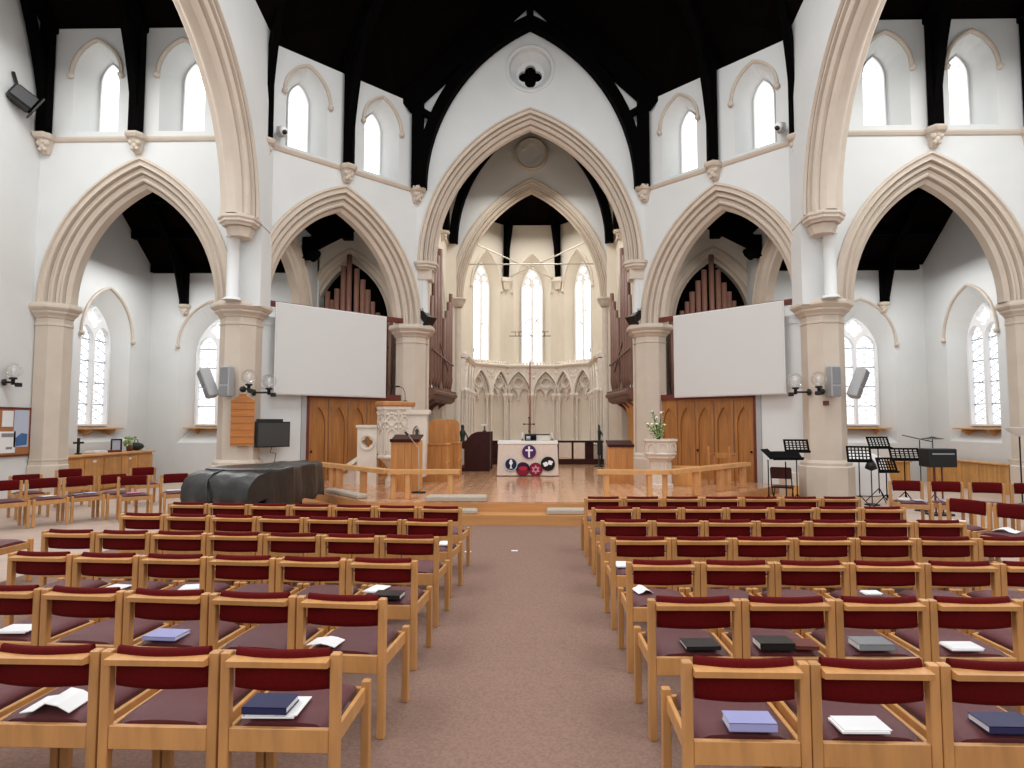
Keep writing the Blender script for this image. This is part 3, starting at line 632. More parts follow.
# ------------------------------------------------------------------ stone arcade round the apse
def arcade(F, L, nb, label, where):
    r = thing('trim_arcade_%s' % where, label, 'stone arcade', kind='structure')
    F0 = F; F = lambda a, v, w=0.: F0(a, v, w * 1.8)
    top, spr = 4.2, 3.0; pitch = L / nb
    big, tr, col, base, cap, crest = MB(), MB(), MB(), MB(), MB(), MB()
    out = [(-L / 2, spr)]
    for i in range(nb):
        c = -L / 2 + pitch * (i + .5); out += [p for p in arch_curve(c, spr, pitch / 2 - .09, .98, 0, 9)]
    out += [(L / 2, spr), (L / 2, top), (-L / 2, top)]
    big.plate(out, [], F, .17, .0)
    for i in range(nb):
        c = -L / 2 + pitch * (i + .5); w = pitch / 2 - .09
        arch_ring(big, F, c, spr, w, .98, [(0, .10), (0, .19), (.03, .21), (.06, .19), (.06, .15)], n=9)
        arch_ring(big, F, c, spr, w - .07, .86, [(0, .10), (0, .15), (.035, .15), (.035, .10)], n=9)
        o = [(c - w, spr)] + arch_curve(c, spr, w, .98, 0, 9) + [(c + w, spr)]
        lw = w / 2 - .02; q = [(c - w, spr - .2)]
        for sx in (-1, 1): q += arch_curve(c + sx * (w / 2), spr - .12, lw, .42, 0, 7)
        q += [(c + w, spr - .2)]
        tr.plate(list(reversed(o[1:-1])) + q, [lobes(c, spr + .52, .19, 4, 6, 0, .5)], F, .09, .0)
        tr.loft([[F(a, b, d) for a, b in circle(c, spr + .52, rr, 18)] for rr, d in ((.245, .09), (.245, .13), (.205, .13), (.205, .09))], cap=False)
        for dx in (-.27, .27):
            tr.ball(F(c + dx * w, spr - .02, .07), .035, 6)
        tr.ball(F(c, spr - .2, .08), .05, 6)
    for i in range(nb + 1):
        u = -L / 2 + pitch * i
        for du, dd in ((-.095, .11), (0, .2), (.095, .11)):
            if abs(u + du) > L / 2 + .01: continue
            x, y, _ = F(u + du, 0, dd)
            col.lathe([(.042, 1.22), (.042, 2.72)], 8, (x, y, 0)); base.lathe([(.055, 1.06), (.055, 1.12), (.04, 1.22)], 8, (x, y, 0))
            cap.lathe([(.043, 2.72), (.07, 2.76), (.055, 2.8), (.10, 2.92), (.12, 2.96), (.12, 3.03), (.09, 3.05)], 8, (x, y, 0))
    base.plate([(-L / 2, DZ), (L / 2, DZ), (L / 2, 1.06), (-L / 2, 1.06)], [], F, .28, 0)
    crest.loft([[F(u, v, d) for v, d in ((4.16, .0), (4.16, .2), (4.22, .24), (4.27, .24), (4.31, .2), (4.31, 0))] for u in (-L / 2, L / 2)])
    k = int(L / .145)
    for i in range(k):
        u = -L / 2 + (i + .5) * L / k
        crest.loft([[F(u + a, b, .1), F(u + a2, b, .1), F(u + a2, b, .16), F(u + a, b, .16)] for a, a2, b in ((-.03, .03, 4.3), (-.055, .055, 4.36), (-.03, .03, 4.40), (-.01, .01, 4.44))])
    for i in range(nb * 2 + 1):     # carved leaves in the spandrels
        u = -L / 2 + pitch * i / 2
        if i % 2 == 0:
            for du, dv, q in ((.08, 3.75, .05), (-.08, 3.75, .05), (.15, 3.95, .05), (-.15, 3.95, .05), (0, 3.9, .06), (.24, 4.07, .04), (-.24, 4.07, .04)):
                if abs(u + du) < L / 2: big.ball(F(u + du, dv, .17), q, 6)
    big.build('arch_panel', 'arcade', r); tr.build('tracery', 'arcade', r); col.build('colonnette', 'arcade', r); cap.build('capital', 'arcade', r); base.build('plinth', 'arcade', r); crest.build('cresting', 'arcade', r)
    return r
arcade(frame((0, 27.3, 0), (1, 0), (0, -1)), 2.34, 2, 'carved white arcade below the centre apse window', 'east')
for s in (-1, 1):
    arcade(frame((s * 1.945, 26.525, 0), (-s, 1), Vector((-s, -1)).normalized()), 2.19, 2, 'carved white arcade on the angled apse wall to the %s' % SN[s], SIDE[s])
    arcade(frame((s * 2.72, 24.3, 0), (0, 1), (-s, 0)), 2.9, 3, 'carved white arcade on the short apse side wall to the %s' % SN[s], SIDE[s] + '_side')

# ------------------------------------------------------------------ organ cases and pipes
def pipe_mesh(mb, x, y, z0, h, r, mouth=(0, -1)):
    mb.lathe([(.012, z0), (r, z0 + .32), (r, z0 + h), (r * .85, z0 + h), (r * .8, z0 + h - .05)], 10, (x, y, 0))
    mx, my = mouth
    mb.box((x + mx * r * .92, y + my * r * .92, z0 + .42), (r * 1.1 if my else .02, .02 if my else r * 1.1, .14))
for s in (-1, 1):
    # pipes over the screen
    o = thing('organ_case', 'group of tall organ pipes standing in the arch above the %s projection screen' % SN[s], 'organ pipes', (0, 0, 0), group='organ pipe displays')
    if s < 0: spec = [(327.6, 291.7), (332, 300), (337, 289), (343.6, 266), (349.7, 255), (357, 269), (363, 280), (368, 290), (373, 302), (378, 313), (386, 318), (391, 320)]
    else: spec = [(734, 301), (729, 292), (724, 283), (718, 270), (711, 255), (704, 270), (698, 281), (692, 292), (687, 302), (682, 311), (676, 318), (671, 320)]
    base = 2.55
    for px, py in spec:
        Y = 19.72; p = at(px, py, Y); m_ = MB(); pipe_mesh(m_, p.x, Y, base, p.z - base, .085 if py < 300 else .07); m_.build('pipe', 'pipe', o)
    m_ = MB(); m_.box((s * 5.55, 19.75, 2.46), (2.9, .42, .16)); m_.box((s * 5.55, 19.66, 2.36), (2.9, .3, .08)); m_.build('shelf', 'pipewood', o)
    m_ = MB(); m_.box((s * 5.55, 19.8, 1.35), (2.9, .2, 1.9)); m_.box((s * 5.55, 19.8, .39), (2.94, .26, .08)); m_.build('case_panel', 'pipewood', o)
    m_ = MB(); m_.box((s * 5.55, 19.88, 4.2), (2.3, .04, .06)); m_.build('rack_rail', 'pipewood', o)
    # case on the chancel wall
    o = thing('organ_case', 'dark red organ pipes projecting from the %s chancel wall on a bracketed shelf' % SN[s], 'organ pipes', (0, 0, 0), group='organ pipe displays')
    sp = [(18.6, 5.6, .075), (18.95, 6.5, .085), (19.3, 7.0, .085), (19.65, 7.3, .085), (20.3, 5.2, .065), (20.62, 5.5, .07), (20.94, 5.85, .07), (21.26, 6.2, .07)]
    for y, top, r_ in sp:
        x = s * (2.99 - (y - 18.4) * .085); m_ = MB(); pipe_mesh(m_, x, y, 2.82, top - 2.82, r_, (-s, 0)); m_.build('pipe', 'pipe', o)
    m_ = MB(); P4 = lambda d, z: [(s * (3.4), 18.35, z), (s * (2.88 - d), 18.35, z), (s * (2.62 - d), 21.45, z), (s * 3.4, 21.45, z)]
    m_.loft([P4(-.12, 2.44), P4(.0, 2.52), P4(.02, 2.62), P4(.1, 2.66), P4(.1, 2.74), P4(.06, 2.78), P4(.06, 2.84)]); m_.build('shelf', 'pipewood', o)
    for q in range(3):
        y = 18.8 + q * 1.1; m_ = MB(); m_.loft([[(s * 3.35, y - .07, z), (s * xx, y - .07, z), (s * xx, y + .07, z), (s * 3.35, y + .07, z)] for z, xx in ((2.1, 3.2), (2.3, 3.05), (2.46, 2.8))]); m_.build('bracket', 'pipewood', o)
    m_ = MB(); m_.bar((s * 2.9, 18.4, 4.0), (s * 2.66, 21.4, 3.75), .03, .05); m_.bar((s * 2.82, 19.4, 4.3), (s * 2.72, 20.6, 3.5), .03, .05); m_.build('stay_rail', 'pipewood', o)
    if s > 0:
        m_ = MB(); m_.loft([[(3.38, 18.5 + .12 * i, z) if False else (3.15 - xx + .035 * (i % 2), 18.5 + .13 * i, z) for i in range(17)] + [(3.36, 20.6, z), (3.36, 18.5, z)] for z, xx in ((DZ, 0), (2.0, 0), (2.3, .08), (2.44, .2))]); m_.build('coved_panel', 'pine', o)
    else:
        m_ = MB(); m_.box((-3.2, 20.6, 1.4), (.22, 1.3, 2.05)); m_.build('side_panel', 'stone2', o)
    mb = MB(); mb.box((s * 3.28, 20.9, 1.3), (.3, .9, 1.9))

# ------------------------------------------------------------------ projection screens, beams over them
for s in (-1, 1):
    F = Fbc0[s]; u0, u1 = (-1.68, 1.26) if s < 0 else (-1.61, 1.31)
    o = thing('projection_screen', 'large white projection screen hanging in the arch on the %s' % SN[s], 'projection screen', F(-.2, 2.47, .36), group='projection screens')
    base = Vector(F(-.2, 2.47, .36)); G_ = lambda a, v, w=0.: tuple(Vector(F(a, v, w)) - base)
    m_ = MB(); m_.plate([(u0, 2.48), (u1, 2.48), (u1, 4.60), (u0, 4.60)], [], G_, .37, .352); m_.build('screen_sheet', 'screen', o)
    m_ = MB(); m_.plate([(u0 - .02, 2.46), (u1 + .02, 2.46), (u1 + .02, 4.62), (u0 - .02, 4.62)], [[(u0 + .06, 2.54), (u1 - .06, 2.54), (u1 - .06, 4.54), (u0 + .06, 4.54)]], G_, .35, .32); m_.build('rear_frame', 'white', o)
    b = MB(); b.plate([(-1.98, 4.54), (1.98, 4.54), (1.98, 4.66), (-1.98, 4.66)], [], F, .22, .08); tag(b.build('screen_beam', 'rust'), 'red-brown wooden beam across the arch behind the %s projection screen' % SN[s], 'beam', 'beams carrying the screens', 'structure')

# ------------------------------------------------------------------ dais furniture
def rail_run(name, label, pts, posts, z0=DZ, h=.55):
    o = thing(name, label, 'communion rail', (pts[1][0], pts[1][1], z0), group='low rails along the dais edge'); bx, by = pts[1]
    m_ = MB()
    for (ax, ay), (cx, cy) in zip(pts, pts[1:]): m_.bar((ax - bx, ay - by, h - .035), (cx - bx, cy - by, h - .04), .21, .08)
    m_.build('top_rail', 'rail', o)
    for (x, y, rz) in posts:
        m_ = MB(); m_.box((x - bx, y - by, (h - .07) / 2), (.07, .14, h - .07), None); T = Matrix.Translation((x - bx, y - by, 0)) @ Matrix.Rotation(rz, 4, 'Z')
        m_ = MB(); m_.rbox((0, 0, (h - .08) / 2), (.085, .17, h - .08), .008, T); m_.build('post', 'rail', o)
    return o
for s in (-1, 1):
    pts = [(s * 1.28, 11.85), (s * 2.62, 11.85), (s * 4.85, 14.25)]
    posts = [(s * 1.45, 11.85, 0), (s * 2.25, 11.85, 0), (s * 2.55, 11.92, s * -.3)] + [(s * (2.62 + 2.23 * t), 11.85 + 2.4 * t, s * -.75) for t in (.3, .62, .72, .94)]
    rail_run('communion_rail', 'low light-oak communion rail bending round the %s side of the dais' % SN[s], pts, posts)
def cushion(name, label, c, d, rz=0, m='pad', cat='kneeler', group='grey kneelers on the dais edge'):
    m_ = MB(); x, y, z = (q / 2 for q in d); r = .03
    m_.loft([[(sx * (x - i), sy * (y - i), zz) for sx, sy in ((-1, -1), (1, -1), (1, 1), (-1, 1))] for zz, i in ((0, .02), (.015, 0), (d[2] - .03, 0), (d[2] - .01, .015), (d[2], .05))], smooth=False)
    o = m_.build(name, m, None, c); o.rotation_euler.z = rz; return tag(o, label, cat, group)
cushion('kneeler', 'long grey kneeler on the top step left of the aisle', (at(457, 503, 11.62).x, 11.615, DZ), (1.1, .28, .11))
cushion('kneeler', 'short grey kneeler lying on the lower step, left of the aisle', (at(468, 510, 11.3).x, 11.3, .195), (.34, .2, .09))
cushion('kneeler', 'grey kneeler on the lower step at the head of the aisle, right side', (at(567, 509, 11.3).x, 11.3, .195), (.72, .24, .1))
cushion('kneeler', 'long grey kneeler along the slanting left edge of the dais', (-3.62, 12.50, DZ), (1.5, .22, .09), -.86)

# altar
Y = 17.0
o = thing('altar', 'altar table draped in pale cloth with five round emblems', 'altar', (-.07, Y + .4, DZ))
m_ = MB()
for sx in (-1, 1):
    for sy in (-1, 1): m_.box((sx * .68, sy * .3, .44), (.08, .08, .88))
m_.box((0, 0, .89), (1.5, .74, .04)); m_.build('table', 'wood', o)
m_ = MB()
def ringc(z, hx, hy, amp, n=64):
    pts = []
    for i in range(n):
        t = i / n * 4; k = int(t); f = t - k
        x, y = [(-hx + 2 * hx * f, -hy), (hx, -hy + 2 * hy * f), (hx - 2 * hx * f, hy), (-hx, hy - 2 * hy * f)][k]
        w = amp * sin(i * 1.9) ; pts.append((x * (1 + w), y * (1 + w * 1.2), z))
    return pts
m_.loft([ringc(.02, .83, .41, .012), ringc(.3, .815, .405, .008), ringc(.7, .80, .4, .004), ringc(.905, .79, .395, 0), ringc(.925, .78, .385, 0)], smooth=False); m_.build('altar_cloth', 'cloth', o)
m_ = MB(); m_.box((0, 0, .935), (1.62, .82, .012)); m_.box((0, -.412, .90), (1.62, .006, .08)); m_.build('linen_runner', 'white', o)
yb = -.44
Fa = lambda a, v, w=0.: (a, yb - w, v)
def emblem(px, py, rr, disc, draw, label):
    p = at(px, py, Y); u, v = p.x + .07, p.z - DZ
    m_ = MB(); m_.plate(circle(u, v, rr, 28), [], Fa, .008, .0); e = m_.build('emblem_disc', disc, o); e['label'] = label
    draw(e, u, v, rr)
def d_cross(e, u, v, r):
    m_ = MB(); m_.plate([(u - .022, v - r * .78), (u + .022, v - r * .78), (u + .022, v + .02), (u + .10, v + .02), (u + .10, v + .065), (u + .022, v + .065), (u + .022, v + r * .8), (u - .022, v + r * .8), (u - .022, v + .065), (u - .10, v + .065), (u - .10, v + .02), (u - .022, v + .02)], [], Fa, .014, .006); m_.build('cross_motif', 'whitef', e)
def d_chalice(e, u, v, r):
    m_ = MB(); m_.plate([(u - .05, v - .11), (u + .05, v - .11), (u + .015, v - .085), (u + .015, v - .02), (u + .05, v + .03), (u + .05, v + .06), (u - .05, v + .06), (u - .05, v + .03), (u - .015, v - .02), (u - .015, v - .085)], [], Fa, .014, .006); m_.plate(circle(u, v + .09, .035, 14), [], Fa, .014, .006); m_.build('chalice_motif', 'whitef', e)
    m_ = MB(); m_.plate(circle(u, v, r + .012, 28), [circle(u, v, r - .012, 28)], Fa, .013, .0); m_.build('pale_rim', 'paperb', e)
def d_loaf(e, u, v, r):
    m_ = MB(); m_.plate([(u + .12 * cos(t * pi / 9), v + .02 + .055 * sin(t * pi / 9)) for t in range(18)], [], Fa, .014, .006); m_.build('loaf_motif', 'redf', e)
    m_ = MB(); m_.plate([(u + r * .97 * cos(pi + t * pi / 14), v - .03 + (r - .04) * .97 * sin(pi + t * pi / 14)) for t in range(15)], [], Fa, .011, .006); m_.build('lower_field', 'crim', e)
def d_star(e, u, v, r):
    m_ = MB()
    for a0 in (pi / 2, -pi / 2): m_.plate([(u + .125 * cos(a0 + i * 2 * pi / 3), v + .125 * sin(a0 + i * 2 * pi / 3)) for i in range(3)], [[(u + .075 * cos(a0 + i * 2 * pi / 3), v + .075 * sin(a0 + i * 2 * pi / 3)) for i in range(3)]], Fa, .014 + (.003 if a0 > 0 else 0), .006)
    m_.build('star_motif', 'pink', e)
def d_dove(e, u, v, r):
    m_ = MB()
    for cx_, cy_, sc, rot in ((u - .065, v - .01, 1, .5), (u + .06, v + .03, 1, -.3)):
        for a_ in (.7, 2.3, 3.9, 5.4): m_.plate([(cx_ + .035 * cos(a_ + rot) + .04 * cos(t * pi / 6), cy_ + .035 * sin(a_ + rot) + .032 * sin(t * pi / 6)) for t in range(12)], [], Fa, .012 + a_ * .0008, .006)
    m_.build('dove_motif', 'whitef', e)
emblem(529.1, 451.8, .187, 'purple', d_cross, 'purple disc with a white cross')
emblem(511, 464.2, .165, 'navyf', d_chalice, 'navy disc with a white chalice')
emblem(523, 469, .187, 'plum', d_loaf, 'plum disc with a red loaf')
emblem(535.7, 469.4, .183, 'crim', d_star, 'crimson disc with a pink six-pointed star')
emblem(547.9, 463.7, .19, 'blackf', d_dove, 'black disc with white doves')
top = DZ + .942
o = thing('altar_cross', 'thin dark standing cross on the altar', 'cross', (at(529, 440, 17.6).x, 17.62, top))
m_ = MB(); m_.lathe([(.0, 0), (.09, 0), (.09, .02), (.04, .05), (.02, .09), (0, .1)], 12); m_.build('foot', 'dmetal', o)
m_ = MB(); m_.bar((0, 0, .09), (0, 0, .62), .022, .018); m_.bar((-.13, 0, .45), (.13, 0, .45), .018, .022); 
for p in ((0, 0, .63), (-.14, 0, .45), (.14, 0, .45), (0, 0, .26)): m_.ball(p, .025, 8)
m_.build('cross_bars', 'dmetal', o)
o = thing('book_stand', 'dark bookstand with an open white book, left on the altar', 'book stand', (at(530.5, 440, 17.3).x, 17.32, top + .004))
m_ = MB(); T = Matrix.Rotation(radians(35), 4, 'X'); m_.box((0, 0, .11), (.32, .02, .22), T); m_.box((0, -.03, .012), (.3, .2, .024)); m_.build('stand', 'bookblk', o)
m_ = MB(); m_.box((-.06, -.025, .09), (.11, .016, .13), T); m_.build('open_page', 'paper', o)
o = thing('service_box', 'pale box with a dark top edge, right on the altar', 'box', (at(543, 440, 17.3).x, 17.4, top))
m_ = MB(); m_.rbox((0, 0, .075), (.36, .2, .15), .01); m_.build('body', 'stone2', o); m_ = MB(); m_.rbox((0, 0, .165), (.37, .21, .028), .006); m_.build('lid', 'bookblk', o)
for px, nm in ((522.5, 'left'), (552, 'right')):
    o = thing('candle', 'small white candle at the %s end of the altar' % nm, 'candle', (at(px, 440, 17.45).x, 17.45, top), group='altar candles')
    m_ = MB(); m_.lathe([(0, 0), (.045, 0), (.045, .012), (.02, .02), (.02, .05), (0, .05)], 10); m_.build('holder', 'brass', o); m_ = MB(); m_.lathe([(0, .05), (.017, .05), (.017, .22), (0, .225)], 10); m_.build('wax', 'white', o)

# dark rail before the apse
for s, (x0, x1) in ((-1, (-2.3, -.75)), (1, (.85, 2.5))):
    o = thing('sanctuary_rail', 'low dark wooden rail before the apse, %s of the altar' % SN[s], 'rail', ((x0 + x1) / 2, 22.0, DZ), group='dark sanctuary rails'); L = x1 - x0
    m_ = MB(); m_.rbox((0, 0, .78), (L, .2, .07)); m_.build('top_rail', 'mahog', o); m_ = MB(); m_.rbox((0, 0, .09), (L, .3, .18)); m_.build('kerb', 'mahog', o)
    for t in (-.46, -.15, .2, .46): m_ = MB(); m_.box((L * t, 0, .46), (.07 if t != .2 else .3, .08, .58)); m_.build('post', 'mahog', o)
o = thing('black_stand', 'black drape-like stand in front of the dark rail, right of the altar', 'stand', (at(599, 465, 20.8).x, 20.8, DZ))
m_ = MB(); m_.lathe([(.17, 0), (.17, .02), (.03, .05), (.03, .8), (0, .8)], 10); m_.build('pole', 'black', o); m_ = MB(); m_.rbox((-.06, 0, .83), (.34, .2, .05)); m_.rbox((0.03, 0, .6), (.16, .1, .45), .02); m_.build('desk', 'black', o)
for px, Yb, h, nm in ((462.5, 21.6, 1.1, 'left of the altar behind the organ bench'), (598.5, 22.9, 1.2, 'right of the altar near the apse wall')):
    zb = DZ
    o = thing('bronze_figure', 'slender dark figure on a tall plinth %s' % nm, 'statue', (at(px, 445, Yb).x, Yb, zb), group='dark figures by the apse')
    m_ = MB(); m_.rbox((0, 0, .32), (.36, .36, .64), .02); m_.rbox((0, 0, .66), (.5, .42, .05), .01); m_.build('plinth', 'stone2', o)
    m_ = MB(); m_.lathe([(.0, .68), (.12, .68), (.13, .72), (.07, .85), (.09, 1.0), (.1, 1.12), (.05, 1.2), (.06, 1.27), (.05, 1.34), (.0, 1.38)], 10); m_.tube([(.08, 0, 1.1), (.16, -.05, .98), (.2, -.05, .8)], [.03, .025, .02], 6); m_.build('figure', 'bronze', o)

# organ console and bench
o = thing('organ_console', 'dark mahogany organ console seen from its curved side', 'organ console', (-1.55, 19.3, DZ))
m_ = MB(); prof = [(-.62, 0), (.34, 0), (.34, 1.16), (-.05, 1.16), (-.2, 1.10), (-.32, .98), (-.4, .86), (-.62, .82), (-.62, .7), (-.42, .66), (-.42, .12), (-.62, .1)]
for yy in (-.62, .56): m_ = MB(); m_.plate(prof, [], lambda a, v, w, yy=yy: (a, yy + w, v), .06, 0); m_.build('side_panel', 'mahog', o)
m_ = MB(); m_.box((.28, 0, .6), (.06, 1.12, 1.1)); m_.box((.13, 0, 1.14), (.36, 1.12, .04)); m_.build('case_back', 'mahog', o)
m_ = MB(); m_.box((-.4, 0, .72), (.36, 1.12, .05)); m_.box((-.22, 0, .84), (.2, 1.12, .04)); m_.build('keyboard', 'white', o)
m_ = MB(); m_.box((-.3, 0, .08), (.5, 1.1, .05)); m_.build('pedal_board', 'pine', o)
o = thing('organ_bench', 'dark organ bench with pale cushions left of the console', 'bench', (-2.42, 19.0, DZ))
m_ = MB(); m_.rbox((0, 0, .56), (.4, 1.0, .06)); m_.build('seat', 'mahog', o)
for sy in (-1, 1): m_ = MB(); m_.rbox((0, sy * .44, .27), (.36, .06, .53)); m_.build('end_panel', 'mahog', o)
m_ = MB(); m_.rbox((0, 0, .18), (.06, .84, .1)); m_.build('stretcher', 'mahog', o)
cushion('seat_cushion', 'pale cushion lying on the organ bench', (-2.40, 18.85, DZ + .59), (.34, .5, .09), 0, 'cloth', 'cushion', None)
o = thing('desk_lamp', 'small black and white lamp on top of the organ console', 'lamp', (-1.40, 19.0, DZ + 1.16))
m_ = MB(); m_.rbox((0, 0, .02), (.1, .1, .04)); m_.bar((0, 0, .03), (0, 0, .2), .03, .03); m_.build('base', 'black', o); m_ = MB(); m_.rbox((0, 0, .2), (.2, .1, .05)); m_.build('hood', 'white', o)

# clergy stalls
for i, (px, Yb, nm) in enumerate(((436.5, 15.6, 'round-backed oak stall with a desk front beside the stone pulpit'), (449, 16.7, 'round-backed oak stall half hidden behind the front stall'))):
    o = thing('clergy_stall', nm, 'stall', (at(px, 470, Yb).x, Yb, DZ), group='oak clergy stalls')
    m_ = MB(); bk = [(-.24, .5), (.24, .5), (.24, 1.36)] + [(.24 - .16 + .16 * cos(a), 1.36 + .16 * sin(a)) for a in (.3, .8, 1.2, pi / 2)] + [(-.24 + .16 + .16 * cos(a), 1.36 + .16 * sin(a)) for a in (pi / 2, 1.94, 2.34, 2.84)] + [(-.24, 1.36)]
    m_.plate(bk, [], lambda a, v, w: (a, .22 + w, v), .025, -.025); m_.build('back', 'wood', o)
    m_ = MB()
    for k in range(4): m_.rbox((-.225 + .15 * k, -.22, .44), (.146, .03, .88), .004)
    m_.rbox((0, -.22, .9), (.64, .07, .04)); m_.build('desk_front', 'wood', o)
    m_ = MB(); m_.rbox((0, .05, .45), (.5, .36, .05)); m_.build('seat', 'wood', o)
    for sx in (-1, 1):
        m_ = MB(); m_.rbox((sx * .28, 0, .46), (.05, .5, .06)); m_.bar((sx * .28, -.2, 0), (sx * .28, -.2, .92), .06, .06); m_.bar((sx * .28, .2, 0), (sx * .28, .2, .9), .06, .06); m_.rbox((sx * .28, 0, .9), (.07, .5, .05)); m_.build('arm', 'pine', o)

# stone pulpit
px0 = at(395, 450, 14.7).x
o = thing('pulpit', 'carved white stone pulpit with a brown ledge, left of the chancel', 'pulpit', (px0, 14.7, DZ))
k = 1 / cos(pi / 8)
m_ = MB(); m_.lathe([(.22, 0), (.22, .1), (.16, .2), (.16, .38), (.3, .55), (.38 * k, .62), (.38 * k, .66), (.36 * k, .7), (.36 * k, 1.68), (.40 * k, 1.74), (.40 * k, 1.8), (.3, 1.8)], 8, rot=pi / 8, smooth=False); m_.build('drum', 'stone2', o)
m_ = MB(); m_.lathe([(.40 * k, 1.8), (.43 * k, 1.83), (.43 * k, 1.9), (.40 * k, 1.92), (.3 * k, 1.92), (.3 * k, 1.8)], 8, rot=pi / 8, smooth=False); m_.build('ledge', 'wood', o)
m_ = MB()
for i in range(8):
    a = -pi / 2 + i * pi / 4; n = (cos(a), sin(a)); u = (-sin(a), cos(a))
    Ff = lambda p, v, w=0., n=n, u=u: (n[0] * (.36 + w) + u[0] * p, n[1] * (.36 + w) + u[1] * p, v)
    arch_ring(m_, Ff, 0, 1.12, .095, .16, [(0, .0), (0, .03), (.03, .035), (.03, 0)], n=6, vb=.78)
    m_.loft([[Ff(x, y, d) for x, y in lobes(0, 1.47, rr, 4, 6, 0)] for rr, d in ((.13, 0), (.13, .03), (.1, .03), (.1, 0))], cap=False)
    for du, dv in ((-.1, 1.62), (.1, 1.62), (0, 1.64), (-.1, 1.32), (.1, 1.32), (.12, 1.45), (-.12, 1.45)): m_.ball(Ff(du, dv, .01), .035, 6)
    v0 = ((.36 * k) * cos(a + pi / 8), (.36 * k) * sin(a + pi / 8)); m_.lathe([(.028, .72), (.028, 1.6), (.05, 1.66), (.05, 1.7)], 6, (v0[0], v0[1], 0))
m_.build('carved_panel', 'stone2', o)
m_ = MB(); Fp = lambda a, v, w=0.: (a, -.1 - w, v)
m_.plate([(.3, .05), (.74, .2), (.78, 1.62), (.3, 1.62)], [arch_loop(.53, 1.2, .09, .17, .75, 0, 6)], Fp, .1, -.1); m_.plate([(.28, 1.62), (.82, 1.62), (.84, 1.68), (.82, 1.73), (.28, 1.73)], [], Fp, .14, -.14); m_.build('side_wall', 'stone2', o)
m_ = MB(); m_.lathe([(.0, .76), (.06, .76), (.05, .95), (.065, 1.1), (.035, 1.18), (.045, 1.25), (0, 1.3)], 8, (.53, -.12, 0)); m_.build('niche_figure', 'bronze', o)
m_ = MB(); m_.plate([(-.85, .0), (-.38, .0), (-.38, 1.32), (-.83, 1.32), (-.83, .5)], [lobes(-.6, .98, .13, 4, 6, 0)], Fp, .1, -.1); m_.plate([(-.86, 1.32), (-.38, 1.32), (-.38, 1.38), (-.86, 1.38)], [], Fp, .13, -.13); m_.loft([[Fp(x, y, d) for x, y in circle(-.6, .98, rr, 18)] for rr, d in ((.18, .1), (.18, .125), (.15, .125), (.15, .1))], cap=False); m_.build('stair_panel', 'stone2', o)
m_ = MB(); m_.bar((-1.3, -.1, .28), (-.8, -.1, .62), .16, .09)
for i in range(4): m_.box((-1.3 + .14 * i, .3, .05 + .06 * i), (.14, .7, .1 + .12 * i))
m_.build('stair', 'stone2', o)
o = thing('gooseneck_microphone', 'thin black gooseneck microphone standing on the pulpit ledge', 'microphone', (px0 + .26, 14.52, DZ + 1.92))
m_ = MB(); m_.lathe([(.0, 0), (.05, 0), (.05, .02), (0, .03)], 10); m_.build('base', 'black', o); m_ = MB(); m_.tube([(0, 0, .02), (0, -.02, .2), (-.03, -.08, .3), (-.1, -.16, .34)], .008, 6); m_.tube([(-.1, -.16, .34), (-.17, -.22, .34)], .018, 8); m_.build('neck', 'black', o)

def lectern(name, label, px, Yb, w, h, cat='lectern', d=.42):
    o = thing(name, label, cat, (at(px, 480, Yb).x, Yb, DZ)); n = 4
    m_ = MB()
    for k_ in range(n): m_.rbox((-w / 2 + w / n * (k_ + .5), -d / 2, (h - .06) / 2 + .03), (w / n - .004, .025, h - .12), .003)
    m_.build('front_panel', 'wood', o)
    for sx in (-1, 1): m_ = MB(); m_.rbox((sx * (w / 2 - .01), 0, (h - .03) / 2), (.05, d, h - .06), .004); m_.build('side_panel', 'pine', o)
    m_ = MB(); T = Matrix.Translation((0, 0, h)) @ Matrix.Rotation(radians(14), 4, 'X'); m_.rbox((0, 0, 0), (w + .06, d + .1, .03), .006, T); m_.rbox((0, -d / 2 - .03, .03), (w + .06, .03, .04), .004, T); m_.build('sloped_top', 'mahog', o)
    m_ = MB(); m_.rbox((0, 0, .03), (w + .02, d + .02, .06), .004); m_.build('base', 'wood', o)
    return o
lectern('lectern', 'boarded oak lectern with a dark sloping top in front of the pulpit', 406.5, 13.4, .56, 1.1)
lectern('reading_desk', 'plain oak reading desk with a dark top beside the stone font', 620, 15.2, .56, .93, 'desk')
o = thing('microphone_stand', 'microphone stand with a round black base right of the lectern', 'microphone stand', (at(418.5, 488, 12.95).x, 12.95, DZ))
m_ = MB(); m_.lathe([(0, 0), (.15, 0), (.15, .02), (.03, .035), (0, .035)], 16); m_.build('base', 'dmetal', o); m_ = MB(); m_.tube([(0, 0, .03), (0, 0, .9)], .012, 8); m_.tube([(0, 0, .9), (-.2, -.1, 1.18)], .009, 6); m_.build('pole', 'steel', o); m_ = MB(); m_.tube([(-.2, -.1, 1.18), (-.27, -.12, 1.24)], .022, 8); m_.build('microphone', 'black', o)

